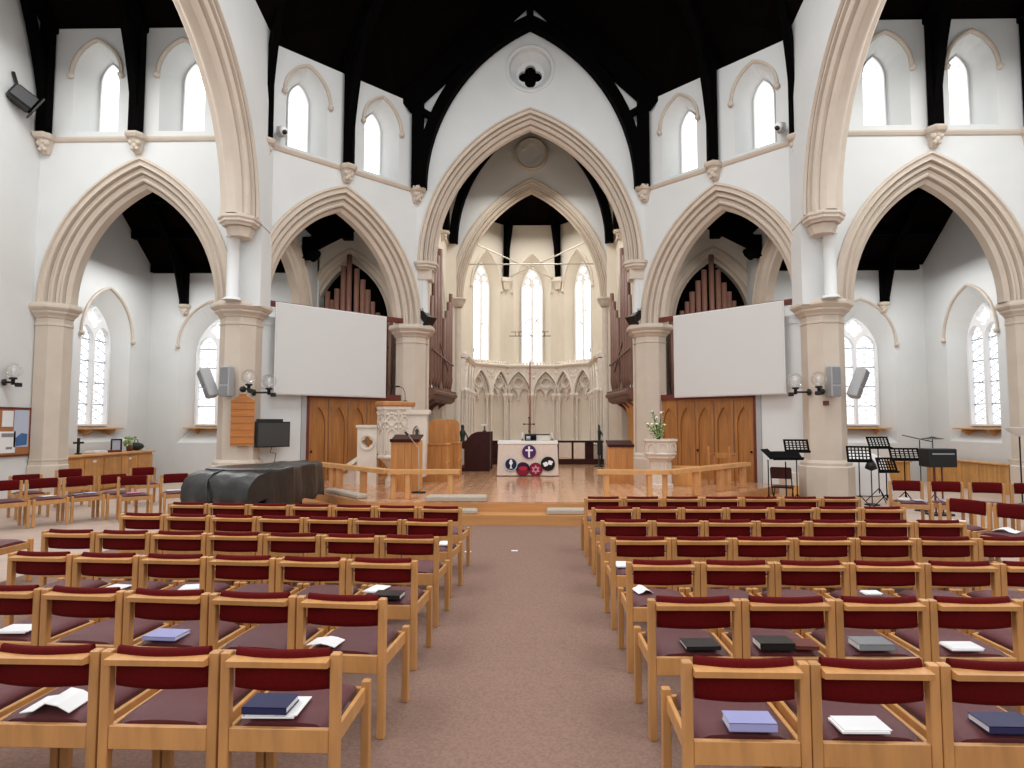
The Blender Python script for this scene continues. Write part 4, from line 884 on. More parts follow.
# font with flowers
o = thing('font', 'octagonal white stone font on a pillar, right side of the dais', 'font', (at(660.5, 485, 14.1).x, 14.1, DZ))
m_ = MB(); m_.lathe([(.26 * k, 0), (.26 * k, .08), (.21 * k, .1), (.2 * k, .56), (.24 * k, .62)], 8, rot=pi / 8, smooth=False)
for i in range(8):
    a = pi / 8 + i * pi / 4; m_.lathe([(.03, .1), (.03, .56)], 6, (.2 * k * cos(a), .2 * k * sin(a), 0))
m_.build('stem', 'stone2', o)
m_ = MB(); m_.lathe([(.2 * k, .58), (.3 * k, .66), (.3 * k, .7), (.335 * k, .74), (.335 * k, .76), (.31 * k, .78), (.32 * k, 1.0), (.36 * k, 1.03), (.36 * k, 1.07), (.28 * k, 1.07), (.26 * k, .95), (.05, .93)], 8, rot=pi / 8, smooth=False)
for i in range(8):
    a = -pi / 2 + i * pi / 4; n = (cos(a), sin(a)); u = (-sin(a), cos(a)); Ff = lambda p, v, w=0., n=n, u=u: (n[0] * (.31 + w) + u[0] * p, n[1] * (.31 + w) + u[1] * p, v)
    arch_ring(m_, Ff, 0, .87, .085, .1, [(0, 0), (0, .03), (.025, .03), (.025, 0)], n=6, vb=.8)
m_.build('bowl', 'stone2', o)
o = thing('flower_arrangement', 'loose green and white flowers standing in the font', 'flowers', (at(659, 440, 14.1).x, 14.1, DZ + .975))
st, lf, pt = MB(), MB(), MB()
for i in range(17):
    a = random.uniform(0, 2 * pi); r = random.uniform(.05, .3); h = random.uniform(.3, .72) if r < .2 else random.uniform(.26, .46)
    e = Vector((r * cos(a), r * .7 * sin(a), h)); st.tube([(0, 0, 0), tuple(e * .5 + Vector((0, 0, .06))), tuple(e)], .006, 5)
    for j in range(5):
        b = e * (.4 + .15 * j); lf.ball(tuple(b + Vector((random.uniform(-.05, .05), random.uniform(-.05, .05), random.uniform(-.03, .03)))), .027, 6, (1, .3, .6))
    if i % 2 == 0: pt.ball(tuple(e), .035, 7, (1, 1, .7))
st.build('stems', 'stem', o); lf.build('leaves', 'leaf', o); pt.build('blossoms', 'petal', o)
o = thing('vase', 'green glass vase holding the flowers in the font', 'vase') if False else None
o = thing('oak_armchair', 'oak chair with turned posts before the right-hand folding doors', 'chair', (at(722, 470, 14.75).x, 14.75, DZ), -.6)
for sx in (-1, 1):
    for sy in (-1, 1): m_ = MB(); m_.lathe([(.022, 0), (.03, .12), (.02, .2), (.03, .4), (.022, .5), (.03, .62), (.035, .7), (.02, .8), (.03, .86), (0, .9)] if sy < 0 else [(.025, 0), (.025, .7), (.02, .72)], 8, (sx * .24, sy * .2, 0)); m_.build('leg', 'wood', o)
m_ = MB(); m_.rbox((0, 0, .43), (.52, .44, .05)); m_.build('seat', 'wood', o)
m_ = MB(); m_.rbox((0, .2, .66), (.44, .03, .12)); m_.build('backrest', 'wood', o)
for sx in (-1, 1): m_ = MB(); m_.rbox((sx * .24, 0, .71), (.05, .46, .03)); m_.build('armrest', 'wood', o)
o = thing('kneeling_desk', 'low oak kneeling bench behind the right-hand communion rail', 'bench', (at(686, 470, 14.6).x, 14.55, DZ), -.1)
m_ = MB(); m_.rbox((0, 0, .42), (.62, .3, .04)); m_.build('top', 'pine', o); m_ = MB(); m_.rbox((0, -.1, .2), (.58, .03, .4)); m_.build('front_panel', 'pine', o)
for sx in (-1, 1): m_ = MB(); m_.rbox((sx * .28, 0, .2), (.04, .26, .4)); m_.build('end_panel', 'pine', o)

# ------------------------------------------------------------------ apse tie rods and hanging cross
for i, (a, b, nm) in enumerate((((-2.5, 24.3, 8.0), (2.5, 24.3, 8.0), 'thin white tie rod running level across the apse'), ((-2.3, 23.9, 8.75), (.86, 26.9, 8.05), 'thin white tie rod slanting down to the right across the apse'), ((2.3, 23.9, 8.85), (-.86, 26.9, 8.15), 'thin white tie rod slanting down to the left across the apse'))):
    o = thing('tie_rod', nm, 'tie rod', a, group='apse tie rods'); v = Vector(b) - Vector(a)
    m_ = MB(); m_.tube([(0, 0, 0), tuple(v)], .028, 8); m_.build('rod', 'steel', o); m_ = MB(); m_.ball((0, 0, 0), .07, 8); m_.build('anchor', 'steel', o); m_ = MB(); m_.ball(tuple(v), .07, 8); m_.build('anchor', 'steel', o)
o = thing('hanging_cross', 'tall slender copper cross with doubled arms before the centre apse window', 'cross', (-.08, 25.6, 3.2))
m_ = MB(); m_.bar((0, 0, 0), (0, 0, 4.6), .022, .022); m_.bar((-.03, -.02, -.3), (-.03, -.02, 1.2), .02, .02); m_.bar((.03, -.02, -.3), (.03, -.02, 1.2), .02, .02); m_.build('upright', 'copper', o)
m_ = MB(); m_.bar((-.85, 0, 2.15), (.85, 0, 2.15), .022, .026); m_.bar((-.78, 0, 2.32), (-.3, 0, 2.32), .02, .02); m_.bar((.3, 0, 2.32), (.78, 0, 2.32), .02, .02)
for x in (-.6, -.45, .45, .6): m_.bar((x, 0, 2.15), (x, 0, 2.32), .02, .02)
m_.build('crossarm', 'dmetal', o)
m_ = MB(); m_.lathe([(0, -2.82), (.22, -2.82), (.22, -2.76), (.04, -2.7), (.03, -.3), (0, -.3)], 10); m_.build('stand', 'copper', o)
# ------------------------------------------------------------------ chairs
W = .53
def make_chair():
    t = thing('chair', 'oak chair', 'chair')
    for sx in (-1, 1):
        m_ = MB(); m_.rbox((sx * (W / 2 - .0215), -.24, .39), (.043, .044, .78), .004); m_.build('leg', 'oak', t)
        m_ = MB(); m_.rbox((sx * (W / 2 - .0215), .24, .237), (.043, .044, .474), .004); m_.build('leg', 'oak', t)
    m_ = MB()
    m_.rbox((0, -.245, .408), (W - .088, .026, .10), .003); m_.rbox((0, .235, .405), (W - .088, .026, .07), .003)
    for sx in (-1, 1): m_.rbox((sx * (W / 2 - .03), 0, .408), (.022, .435, .075), .003)
    m_.build('seat_frame', 'oak', t)
    # slung seat, dished across and rounded at the ends
    rings = []
    hw = W / 2 - .062
    for k in range(9):
        y = -.222 + .445 * k / 8; e = (k - 4) / 4; drop = -.018 * max(0, abs(e) - .7) / .3
        top, bot = [], []
        for i in range(9):
            u = -1 + i / 4; x = u * hw * (1 if abs(e) < .9 else .96); z = .478 + .012 * (1 - u * u) + drop - (.014 if abs(u) == 1 else 0)
            top.append((x, y, z)); bot.append((x, y, z - (.058 if abs(u) < 1 else .03)))
        rings.append(top + bot[::-1])
    m_ = MB(); m_.loft(rings, smooth=True); m_.build('seat', 'seat', t)
    # curved back cushion
    rings = []
    for i in range(13):
        u = -1 + i / 6; x = u * .208; yb = -.205 - .034 * (1 - u * u); sec = []
        for dy, z in ((0, .622), (-.014, .616), (-.030, .624), (-.034, .65), (-.034, .772), (-.028, .790), (-.014, .796), (0, .790), (.006, .765), (.006, .65)): sec.append((x, yb + dy, z))
        rings.append(sec)
    m_ = MB(); m_.loft(rings, smooth=True); m_.build('backrest', 'red', t)
    # top rail: straight behind, hollowed to the cushion in front
    rings = []
    for i in range(11):
        u = -1 + i / 5; x = u * (W / 2 - .043); yf = -.232 - .034 * (1 - u * u) - .004
        rings.append([(x, -.300, .732), (x, -.304, .758), (x, yf, .764), (x, yf, .722)])
    m_ = MB(); m_.loft(rings); 
    m_.build('top_rail', 'oak', t)
    return t
ORD = ['first', 'second', 'third', 'fourth', 'fifth', 'sixth', 'seventh']
chair0 = make_chair(); used = [0]
SEATS = {}
def put_chair(x, y, rz, label, group):
    c = chair0 if not used[0] else copy_tree(chair0); used[0] = 1
    c.location = (x, y, .012); c.rotation_euler = (0, 0, rz); tag(c, label, 'chair', group); return c
def onheight(px, py, h):
    d = _R @ Vector(((px - CX) / F_PX, -(py - CY) / F_PX, -1)); k = (h - CAMH) / d.z; return Vector((CAMX + d.x * k, d.y * k))
def row(key, e, q, n, pitch, side, rl):
    E, Q = onheight(e[0], e[1], .79), onheight(q[0], q[1], .79); r = (Q - E).normalized(); f = Vector((r.y, -r.x)) if side < 0 else Vector((-r.y, r.x))
    rz = atan2(-f.x, f.y)
    for i in range(n):
        p = E + r * (W / 2 + i * pitch) + f * .262
        pos = '%s from the aisle' % ORD[i] if 0 < i else 'next to the aisle'
        put_chair(p.x, p.y, rz, 'oak chair with red cushions, %s block, %s, %s' % (SN[side], rl, pos), 'chairs in the %s block' % SN[side]); SEATS[key, i] = (p.x, p.y, rz)
rows_l = [('L1', (461.7, 508.2), (170, 503.5), 7), ('L2', (451.8, 521), (155, 515), 7), ('L3', (438.4, 537.4), (90, 532), 7), ('L4', (416.8, 561.6), (75, 555), 6), ('L5', (385.3, 599.7), (121, 592), 5), ('L6', (339.6, 655), (94, 651.5), 4)]
rows_r = [('R1', (584, 498), (855, 498), 7), ('R2', (591.7, 508), (895, 508.2), 7), ('R3', (600.6, 521), (955, 522), 7), ('R4', (610.8, 538.7), (970, 539), 7), ('R5', (626.5, 562.8), (900, 564), 6), ('R6', (648.2, 600.5), (926, 600.9), 5), ('R7', (682.5, 663), (938, 666), 3)]
rn = ['front row', 'second row', 'third row', 'fourth row', 'fifth row', 'sixth row', 'back row']
for k, (key, e, q, n) in enumerate(rows_l): row(key, e, q, n, .54, -1, rn[k] if k < 5 else 'back row')
for k, (key, e, q, n) in enumerate(rows_r): row(key, e, q, n, .534, 1, rn[k])
def side_chair(key, px, py, face, label, side):
    P = onheight(px, py, .815); f = Vector(face).normalized(); p = P + f * .24; rz = atan2(-f.x, f.y)
    put_chair(p.x, p.y, rz, label, 'chairs angled in the %s transept' % SN[side]); SEATS[key] = (p.x, p.y, rz)
fl = (.80, -.60)
def chain(base, face, n, keys, labels, side, step=.53, sgn=1):
    """a row of chairs that face the crossing, set side by side from one measured chair"""
    P = onheight(*base, .815); f = Vector(face).normalized(); r = Vector((-f.y, f.x)) * sgn; rz = atan2(-f.x, f.y)
    for i in range(n):
        p = P + f * .24 + r * step * i; put_chair(p.x, p.y, rz, labels[i], 'chairs angled in the %s transept' % SN[side]); SEATS[keys[i]] = (p.x, p.y, rz)
chain((4, 480), fl, 4, ['c1', 'c2', 'c3', 'c4'], ['angled oak chair at the left edge, nearest of the transept row before the chest', 'angled oak chair with leaflets, second from the left edge in the transept row', 'angled oak chair with leaflets and a blue book, third from the left edge', 'angled oak chair in front of the oak chest, fourth from the left edge'], -1, .56)
chain((134, 475), (.62, -.78), 2, ['c5', 'c7'], ['angled oak chair with a leaflet, between the oak chest and the covered piano', 'angled oak chair with papers, beside the covered piano'], -1, .70)
side_chair('c6', 143, 467, (.7, -.7), 'oak chair behind the others at the right end of the oak chest', -1)
side_chair('c8', 70, 468.5, (.8, -.6), 'oak chair of the rear transept row at the left end of the oak chest', -1)
side_chair('c9', 26, 474, (.8, -.6), 'oak chair of the rear transept row under the notice board', -1)
put_chair(-5.86, 6.93, atan2(-1., .0), 'oak chair of which only the seat shows at the left edge, beside the third row', 'chairs angled in the left transept')
chain((905.5, 480), (-.26, -.965), 4, ['d1', 'd2', 'd3', 'd4'], ['angled oak chair with books, directly beside the music stands on the right', 'angled oak chair with a lilac book in front of the black speaker box', 'angled oak chair in front of the slatted radiator cover on the right', 'angled oak chair at the right edge beneath the uplighter'], 1, .60)
chain((968, 499), (-.88, -.47), 2, ['e1', 'e2'], ['oak chair turned to the aisle with a white book, right of the third row', 'oak chair turned to the aisle with open white papers, near the right edge'], 1, .56)

# ------------------------------------------------------------------ books and papers on the seats
def book(key, label, cover='bookblk', dx=0., dy=-.08, rot=0., size=(.15, .21, .028), kind='book', dz=0.):
    x, y, rz = SEATS[key]; c, s_ = cos(rz), sin(rz); dy -= .045 if isinstance(key, tuple) and dy < -.05 else 0; X, Y = x + c * dx - s_ * dy, y + s_ * dx + c * dy
    z = .012 + .4935 + dz
    if kind == 'book':
        o = thing('hymn_book', label, 'book', (X, Y, z), rz + rot, 'books left on chairs'); w, d, h = size
        m_ = MB(); m_.box((0, 0, .0015), (w, d, .003)); m_.box((0, 0, h - .0015), (w, d, .003)); m_.box((-w / 2 + .0015, 0, h / 2), (.003, d, h)); m_.build('cover', cover, o)
        m_ = MB(); m_.box((.001, 0, h / 2), (w - .008, d - .01, h - .006)); m_.build('pages', 'paper', o)
    elif kind == 'tent':
        o = thing('service_leaflet', label, 'leaflet', (X, Y, z), rz + rot, 'papers left on chairs'); w, d, h = size
        m_ = MB(); m_.loft([[(a, yy, zz) for a, zz in ((-w, .004), (-w * .45, .012), (0, h), (w * .5, h * .75), (w, .004), (w, .0), (w * .5, h * .75 - .004), (0, h - .004), (-w * .45, .008), (-w, 0))] for yy in (-d / 2, d / 2)]); m_.build('folded_sheet', 'paper', o)
    else:
        o = thing('service_sheet', label, 'paper', (X, Y, z), rz + rot, 'papers left on chairs'); w, d, h = size
        m_ = MB(); m_.box((0, 0, .004), (w, d, .008)); m_.box((.012, .008, .010), (w, d, .004)); m_.build('sheet_stack', cover, o)
L_ = lambda a: a
book(('L6', 0), 'white sheet under the navy book on the back-row aisle chair, left', 'paper', -.06, -.10, .03, (.23, .19, .01), 'sheet')
book(('L6', 0), 'navy book lying on the back-row aisle chair, left block', 'navy', -.075, -.12, pi / 2, (.15, .2, .03), dz=.016)
book(('L6', 2), 'bent white leaflet on the back-row third chair, left block', 'paper', .0, -.1, .05, (.11, .17, .045), 'tent')
book(('L6', 1), 'small white sheet tucked by the post of the back-row second chair, left', 'paper', .16, .1, .3, (.08, .1, .01), 'sheet') if False else None
book(('L5', 0), 'white leaflet on the aisle chair one row before the back, left block', 'paper', -.12, -.13, -.1, (.09, .13, .02), 'tent')
book(('L5', 2), 'pale blue-white booklet on the third chair of the fifth left row', 'lilac', -.05, -.12, pi / 2, (.15, .21, .022))
book(('L5', 4), 'white booklet at the left frame edge in the fifth left row', 'paper', .02, -.1, .1, (.2, .14, .02), 'sheet')
book(('L4', 0), 'black book with white pages on the aisle chair, fourth left row', 'bookblk', .03, -.12, pi / 2, (.15, .21, .03))
book(('L4', 0), 'white sheet beside the black book, aisle chair of the fourth left row', 'paper', -.13, .02, -.2, (.13, .19, .01), 'sheet')
book(('L4', 3), 'open white sheet on the fourth chair of the fourth left row', 'paper', .05, -.05, .3, (.2, .15, .01), 'sheet')
book(('L4', 4), 'white sheet on the fifth chair of the fourth left row', 'paper', -.02, -.06, -.1, (.16, .13, .01), 'sheet')
book(('L2', 0), 'white sheet at the aisle end of the second left row', 'paper', .12, 0, .1, (.12, .2, .01), 'sheet')
book(('R7', 0), 'lilac printed book on the back-row aisle chair, right block', 'lilac', .03, -.145, pi / 2, (.12, .2, .035))
book(('R7', 1), 'thin white booklet on the second chair of the right back row', 'paper', -.04, -.14, .02, (.2, .13, .02), 'sheet')
book(('R7', 2), 'dark blue book on the third chair of the right back row', 'navy', .05, -.12, pi / 2, (.14, .22, .03))
book(('R6', 0), 'black book on the aisle chair of the sixth right row', 'bookblk', .05, -.12, pi / 2 + .05, (.15, .2, .02))
book(('R6', 1), 'black book with white page edges on the second chair, sixth right row', 'bookblk', -.06, -.13, pi / 2, (.14, .2, .04))
book(('R6', 1), 'flat brown book beside the black one, second chair, sixth right row', 'rust', .12, -.12, pi / 2 - .1, (.14, .13, .02))
book(('R6', 2), 'white-edged grey book on the third chair of the sixth right row', 'greyd', -.03, -.13, pi / 2, (.14, .2, .035))
book(('R6', 3), 'cream booklet on the fourth chair of the sixth right row', 'paper', -.05, -.14, 0, (.18, .12, .018), 'sheet')
book(('R5', 0), 'folded white paper on the aisle chair of the fifth right row', 'paper', -.1, .06, .2, (.06, .16, .03), 'tent')
book(('R5', 3), 'small white paper on the fourth chair of the fifth right row', 'paper', .02, .02, 0, (.12, .1, .01), 'sheet')
book(('R4', 0), 'small white sheet at the aisle end of the fourth right row', 'paper', -.14, 0, 0, (.1, .2, .01), 'sheet')
book('c2', 'white leaflet on the second transept chair from the left edge', 'paper', 0, .05, .2, (.2, .16, .01), 'sheet')
book('c3', 'white and blue leaflets on the third transept chair from the left edge', 'paperb', -.10, .04, .2, (.17, .18, .012), 'sheet')
book('c3', 'blue book on the third transept chair from the left edge', 'navy', .12, .05, pi / 2, (.13, .16, .02))
book('c5', 'pale pink leaflet on the chair between chest and piano', 'pink', .02, .08, .1, (.22, .15, .008), 'sheet')
book('c7', 'white papers on the chair beside the covered piano', 'paper', .03, .03, -.1, (.28, .2, .015), 'sheet')
book('d1', 'blue booklet on the chair beside the music stands', 'paperb', -.10, .08, .1, (.16, .2, .02), 'sheet')
book('d1', 'white book on the chair beside the music stands', 'white', .12, .07, pi / 2, (.14, .16, .03))
book('d2', 'lilac and white book on the chair before the speaker box', 'lilac', .02, .08, pi / 2, (.16, .26, .035))
book('e1', 'thick white book on the chair turned to the aisle, right', 'white', -.02, .03, .4, (.16, .22, .05))
book('e2', 'open white papers on the turned chair near the right edge', 'paper', 0, .04, .2, (.12, .22, .04), 'tent')

# ------------------------------------------------------------------ covered grand piano
K = Vector((-4.97, 10.32)); a_ = Vector((.33, .944)); b_ = Vector((.944, -.33))
o = thing('grand_piano', 'grand piano under a black vinyl cover beside the left block of chairs', 'piano', (K.x, K.y, 0), atan2(-a_.x, a_.y))
# cover: rounded keyboard end, bent side, narrow tail (local: x right, y towards the tail)
outl0 = [(-.56, .12), (-.56, 1.2), (-.54, 1.9), (-.46, 2.25), (-.3, 2.42), (.05, 2.36), (.3, 2.1), (.45, 1.7), (.55, 1.2), (.72, .8), (.74, .45), (.74, .12)]
outl = []
for i, (p0, p1) in enumerate(zip(outl0, outl0[1:] + outl0[:1])):
    for k_ in range(4): outl.append((p0[0] + (p1[0] - p0[0]) * k_ / 4, p0[1] + (p1[1] - p0[1]) * k_ / 4))
def outline(sc, z, jit=0., y0=.12):
    pts = []
    for i, (x, y) in enumerate(outl):
        j = jit * (sin(i * 1.37) * .6 + sin(i * .61 + 1) * .5); pts.append((x * (sc + j * .045), max(y0, (y - 1) * (sc + j * .035) + 1), z - jit * .03 * cos(i * 1.1) + (.012 * sin(i * .9) if z > .9 else 0)))
    return pts
m_ = MB(); m_.loft([outline(1.03, .42, 1), outline(1.03, .62, .8), outline(1.01, .86, .3), outline(1.0, 1.0, .1), outline(.985, 1.035), outline(.93, 1.05), outline(.3, 1.065)], smooth=False)
m_.build('lid_cover', 'cover', o)
m_ = MB(); rings = []
for i in range(15):
    x = -.60 + 1.40 * i / 14; q = .03 * sin(i * 1.3)
    rings.append([(x, .16, 1.012), (x, .02, 1.0 + q * .3), (x, -.12, .96), (x, -.24, .88 + q), (x, -.30 + q, .76), (x, -.31 + q, .58), (x, -.27, .44 + q), (x, -.25, .44 + q), (x, -.1, .55), (x, .16, .6)])
m_.loft(rings, smooth=True); m_.build('keyboard_cover', 'cover', o)
m_ = MB(); m_.tube([(-.12, .1, 1.02), (-.11, -.12, .975), (-.1, -.25, .89), (-.06, -.315, .76), (-.02, -.33, .62), (0, -.29, .5)], .014, 6); m_.build('cover_seam', 'cover', o)
for x, y in ((-.5, .05), (.6, .05), (-.2, 2.05)):
    m_ = MB(); m_.lathe([(.045, 0), (.05, .06), (.03, .08), (.06, .14), (.075, .5), (.09, .62)], 8, (x, y, .0), smooth=False); m_.build('leg', 'black', o)
m_ = MB(); m_.box((.0, .62, .32), (.22, .1, .5)); m_.box((0, .58, .08), (.34, .16, .06)); m_.build('pedal_lyre', 'black', o)

# ------------------------------------------------------------------ chest, radiator cover and the things on them
o = thing('cupboard', 'long low boarded oak cupboard against the left chapel wall', 'cupboard', (-11.75, 17.05, 0))
m_ = MB(); m_.rbox((0, 0, .48), (.72, 3.6, .9), .01); m_.build('body', 'cup', o); m_ = MB(); m_.rbox((.02, 0, .96), (.8, 3.7, .05), .008); m_.build('worktop', 'rail', o)
m_ = MB(); m_.box((0, 0, .03), (.68, 3.5, .06)); m_.build('kick_board', 'wood', o)
for i in range(5):
    y = -1.44 + .72 * i; m_ = MB(); m_.rbox((.375, y, .47), (.03, .68, .8), .004); d = m_.build('door', 'cup', o)
    if i % 2: m_ = MB(); m_.box((.394, y, .80), (.006, .12, .05)); m_.build('name_card', 'paper', d)
ct = .987
o = thing('standing_cross', 'small black cross standing on the left end of the oak cupboard', 'cross', (-11.75, onheight(97, 445, 1.1).y if False else 16.25, ct))
m_ = MB(); m_.rbox((0, 0, .015), (.12, .12, .03)); m_.build('base', 'black', o); m_ = MB(); m_.bar((0, 0, .03), (0, 0, .42), .05, .05); m_.bar((-.04, -.12, .3), (.04, .12, .3), .05, .05); m_.build('cross_bars', 'black', o)
tag(MB().rbox((0, 0, .03), (.3, .5, .06)).build('folded_cloth', 'white', None, (-11.8, 17.0, ct)), 'flat white folded cloth on the oak cupboard', 'cloth')
o = thing('photo_frame', 'dark picture frame standing on the oak cupboard near the corner', 'picture frame', (-11.85, 17.9, ct))
m_ = MB(); m_.plate([(-.16, 0), (.16, 0), (.16, .36), (-.16, .36)], [[(-.12, .04), (.12, .04), (.12, .32), (-.12, .32)]], lambda a, v, w: (a * .8, a * .3 - w, v), .02, 0); m_.build('frame', 'black', o); m_ = MB(); m_.plate([(-.13, .03), (.13, .03), (.13, .33), (-.13, .33)], [], lambda a, v, w: (a * .8, a * .3 - w, v), .008, 0); m_.build('picture', 'paperb', o)
o = thing('pot_plant', 'small green plant between the frame and the bag on the cupboard', 'plant', (-11.7, 18.25, ct))
m_ = MB(); m_.lathe([(0, 0), (.07, 0), (.09, .14), (0, .14)], 10); m_.build('pot', 'rust', o); m_ = MB()
for i in range(22): m_.ball((random.uniform(-.12, .12), random.uniform(-.12, .12), random.uniform(.16, .4)), .05, 6, (1, .6, .8))
m_.build('leaves', 'leaf', o)
o = thing('bag', 'dark slumped bag at the corner end of the oak cupboard', 'bag', (-11.75, 18.62, ct))
m_ = MB(); m_.ball((0, 0, .12), .24, 12, (.9, .9, .5)); m_.build('body', 'green', o); m_ = MB(); m_.tube([(0, -.12, .2), (0, -.05, .32), (0, .06, .32), (0, .12, .2)], .012, 6); m_.build('strap', 'black', o)
tag(MB().rbox((0, 0, .03), (.2, .4, .06)).build('closed_book', 'rust', None, (-11.65, 17.5, ct)), 'dark red closed book lying on the oak cupboard', 'book')

o = thing('radiator_cover', 'slatted pine radiator cover under the right chapel window', 'radiator cover', (12.15, 17.75, 0))
m_ = MB(); m_.rbox((0, 0, .36), (.3, 3.3, .72), .008); m_.build('slatted_front', 'slat', o); m_ = MB(); m_.rbox((-.02, 0, .745), (.36, 3.36, .04), .006); m_.build('top_board', 'rail', o)
for i in range(4): m_ = MB(); m_.rbox((-.16, -1.62 + 1.08 * i, .36), (.03, .07, .72), .004); m_.build('upright', 'rail', o)
o = thing('radiator_cover', 'slatted pine radiator cover in the corner behind the speaker box', 'radiator cover', (10.6, 19.75, 0), pi / 2)
m_ = MB(); m_.rbox((0, 0, .3), (.3, 2.0, .6), .008); m_.build('slatted_front', 'slat', o); m_ = MB(); m_.rbox((-.02, 0, .62), (.36, 2.06, .04), .006); m_.build('top_board', 'rail', o)

# wooden shelves under the chapel windows
def wshelf(name_label, F, cu, v, L):
    x, y, z = F(cu, v, 0); o = thing('window_shelf', name_label, 'shelf', (x, y, z), group='shelves under the chapel windows'); Gs = lambda a, b, c: tuple(Vector(F(cu + a, v + b, c)) - Vector((x, y, z)))
    m_ = MB(); m_.loft([[Gs(a, b, c) for a, b, c in ((-L / 2, vv, -.45), (L / 2, vv, -.45), (L / 2, vv, .04), (-L / 2, vv, .04))] for vv in (.0, .035)]); m_.build('board', 'rail', o)
    for sx in (-.6, .6):
        m_ = MB(); m_.loft([[Gs(sx * L / 2 + e, 0, -.40), Gs(sx * L / 2 + e, 0, .0), Gs(sx * L / 2 + e, -.06, .0), Gs(sx * L / 2 + e, -.24, -.34), Gs(sx * L / 2 + e, -.24, -.40)] for e in (-.02, .02)]); m_.build('bracket', 'rail', o)
for s in (-1, 1):
    wshelf('wooden shelf under the chapel side window at the far %s' % SN[s], frame((s * (12.3 + DX[s]), 17.98, 0), (0, 1), (-s, 0)), 0, 1.62, 1.7)
    wshelf('wooden shelf under the window beside the %s outer pillar' % SN[s], frame((s * (9.65 + DX[s]), 20., 0), (1, 0), (0, -1)), s * .62, 1.62, 1.7)

# ------------------------------------------------------------------ pillar fittings
def on(o, p, rz=0): o.location = p; o.rotation_euler.z = rz; return o
x0, y0 = -PB[0], PB[1]
tn = Vector((.38, -.925)); tu = Vector((.925, .38))
pb = Vector((x0, y0)) + tn * .50 + tu * .10
o = thing('hymn_board', 'gabled oak hymn board with empty slats on the left outer pillar', 'hymn board', (pb.x, pb.y, 1.30), atan2(tn.x, -tn.y))
m_ = MB(); m_.plate([(-.24, 0), (.24, 0), (.24, 1.0), (.07, 1.1), (.07, 1.14), (-.07, 1.14), (-.07, 1.1), (-.24, 1.0)], [], lambda a, v, w: (a, -w, v), .03, 0); m_.build('back_board', 'hymn', o)
for i in range(7): m_ = MB(); m_.rbox((0, -.04, .06 + .15 * i), (.47, .014, .016), .003); m_.build('slat', 'wood', o)
for s in (-1, 1):
    # globe lamps
    x = s * PB[0]
    for j, (lx, ly, ax, ay) in enumerate(((s * -6.38, 13.52, 0, .2), (s * -5.95, 13.86, -.22 * 1, .12)) if False else ((-s * 0, 0, 0, 0),) * 0): pass
def globe_lamp(label, wallp, armv, zc):
    """wall bracket, arm, and a clear glass globe standing on it"""
    o = thing('globe_lamp', label, 'wall lamp', (wallp[0], wallp[1], zc), group='globe wall lamps'); v = Vector((armv[0], armv[1], 0)); d = v.normalized()
    m_ = MB(); m_.lathe([(.0, -.02), (.07, -.02), (.07, .03), (0, .03)], 10, T=Matrix.Rotation(atan2(d.y, d.x), 4, 'Z') @ Matrix.Rotation(pi / 2, 4, 'Y')); m_.build('wall_plate', 'black', o)
    m_ = MB(); m_.tube([(0, 0, 0), tuple(v)], .022, 8); m_.lathe([(0, -.05), (.035, -.05), (.035, .06), (.075, .07), (.075, .1), (.05, .11), (0, .11)], 12, tuple(v)); m_.build('arm', 'black', o)
    m_ = MB(); m_.ball(tuple(v + Vector((0, 0, .26))), .165, 20); m_.build('glass_globe', 'glassg', o)
    m_ = MB(); m_.lathe([(.015, .1), (.025, .16), (.04, .24), (.035, .29), (0, .32)], 10, tuple(v)); m_.build('bulb', 'white', o)
    m_ = MB(); m_.rbox(tuple(v + d * .1 + Vector((0, 0, -.05))), (.1, .1, .09), .01); m_.build('ballast_box', 'black', o)
    return o
zg = 2.48
globe_lamp('globe wall lamp on the front of the left outer pillar above the hymn board', (-6.30, 13.73), (.24, -.24), zg + .06)
globe_lamp('globe wall lamp on the screen side of the left outer pillar', (-6.17, 13.98), (.34, .0), zg)
globe_lamp('globe wall lamp on the front of the right outer pillar', (6.34, 13.745), (-.17, -.24), zg)
globe_lamp('globe wall lamp on the screen side of the right outer pillar', (6.17, 13.98), (-.30, .0), zg)
globe_lamp('globe wall lamp at the far left edge above the notice board', (-11.1, 13.1), (.15, .05), 2.66)
globe_lamp('globe wall lamp at the far right edge beyond the edge pillar', (11.1, 13.0), (-.34, .1), 2.66) if False else None
o = tag(MB().rbox((0, 0, 0), (.12, .02, .1), .003).build('plaque', 'rust', None, (6.42, 13.742, 2.23)), 'small red-brown wooden plaque under the lamp on the right outer pillar', 'plaque')
o.rotation_euler.z = -.38
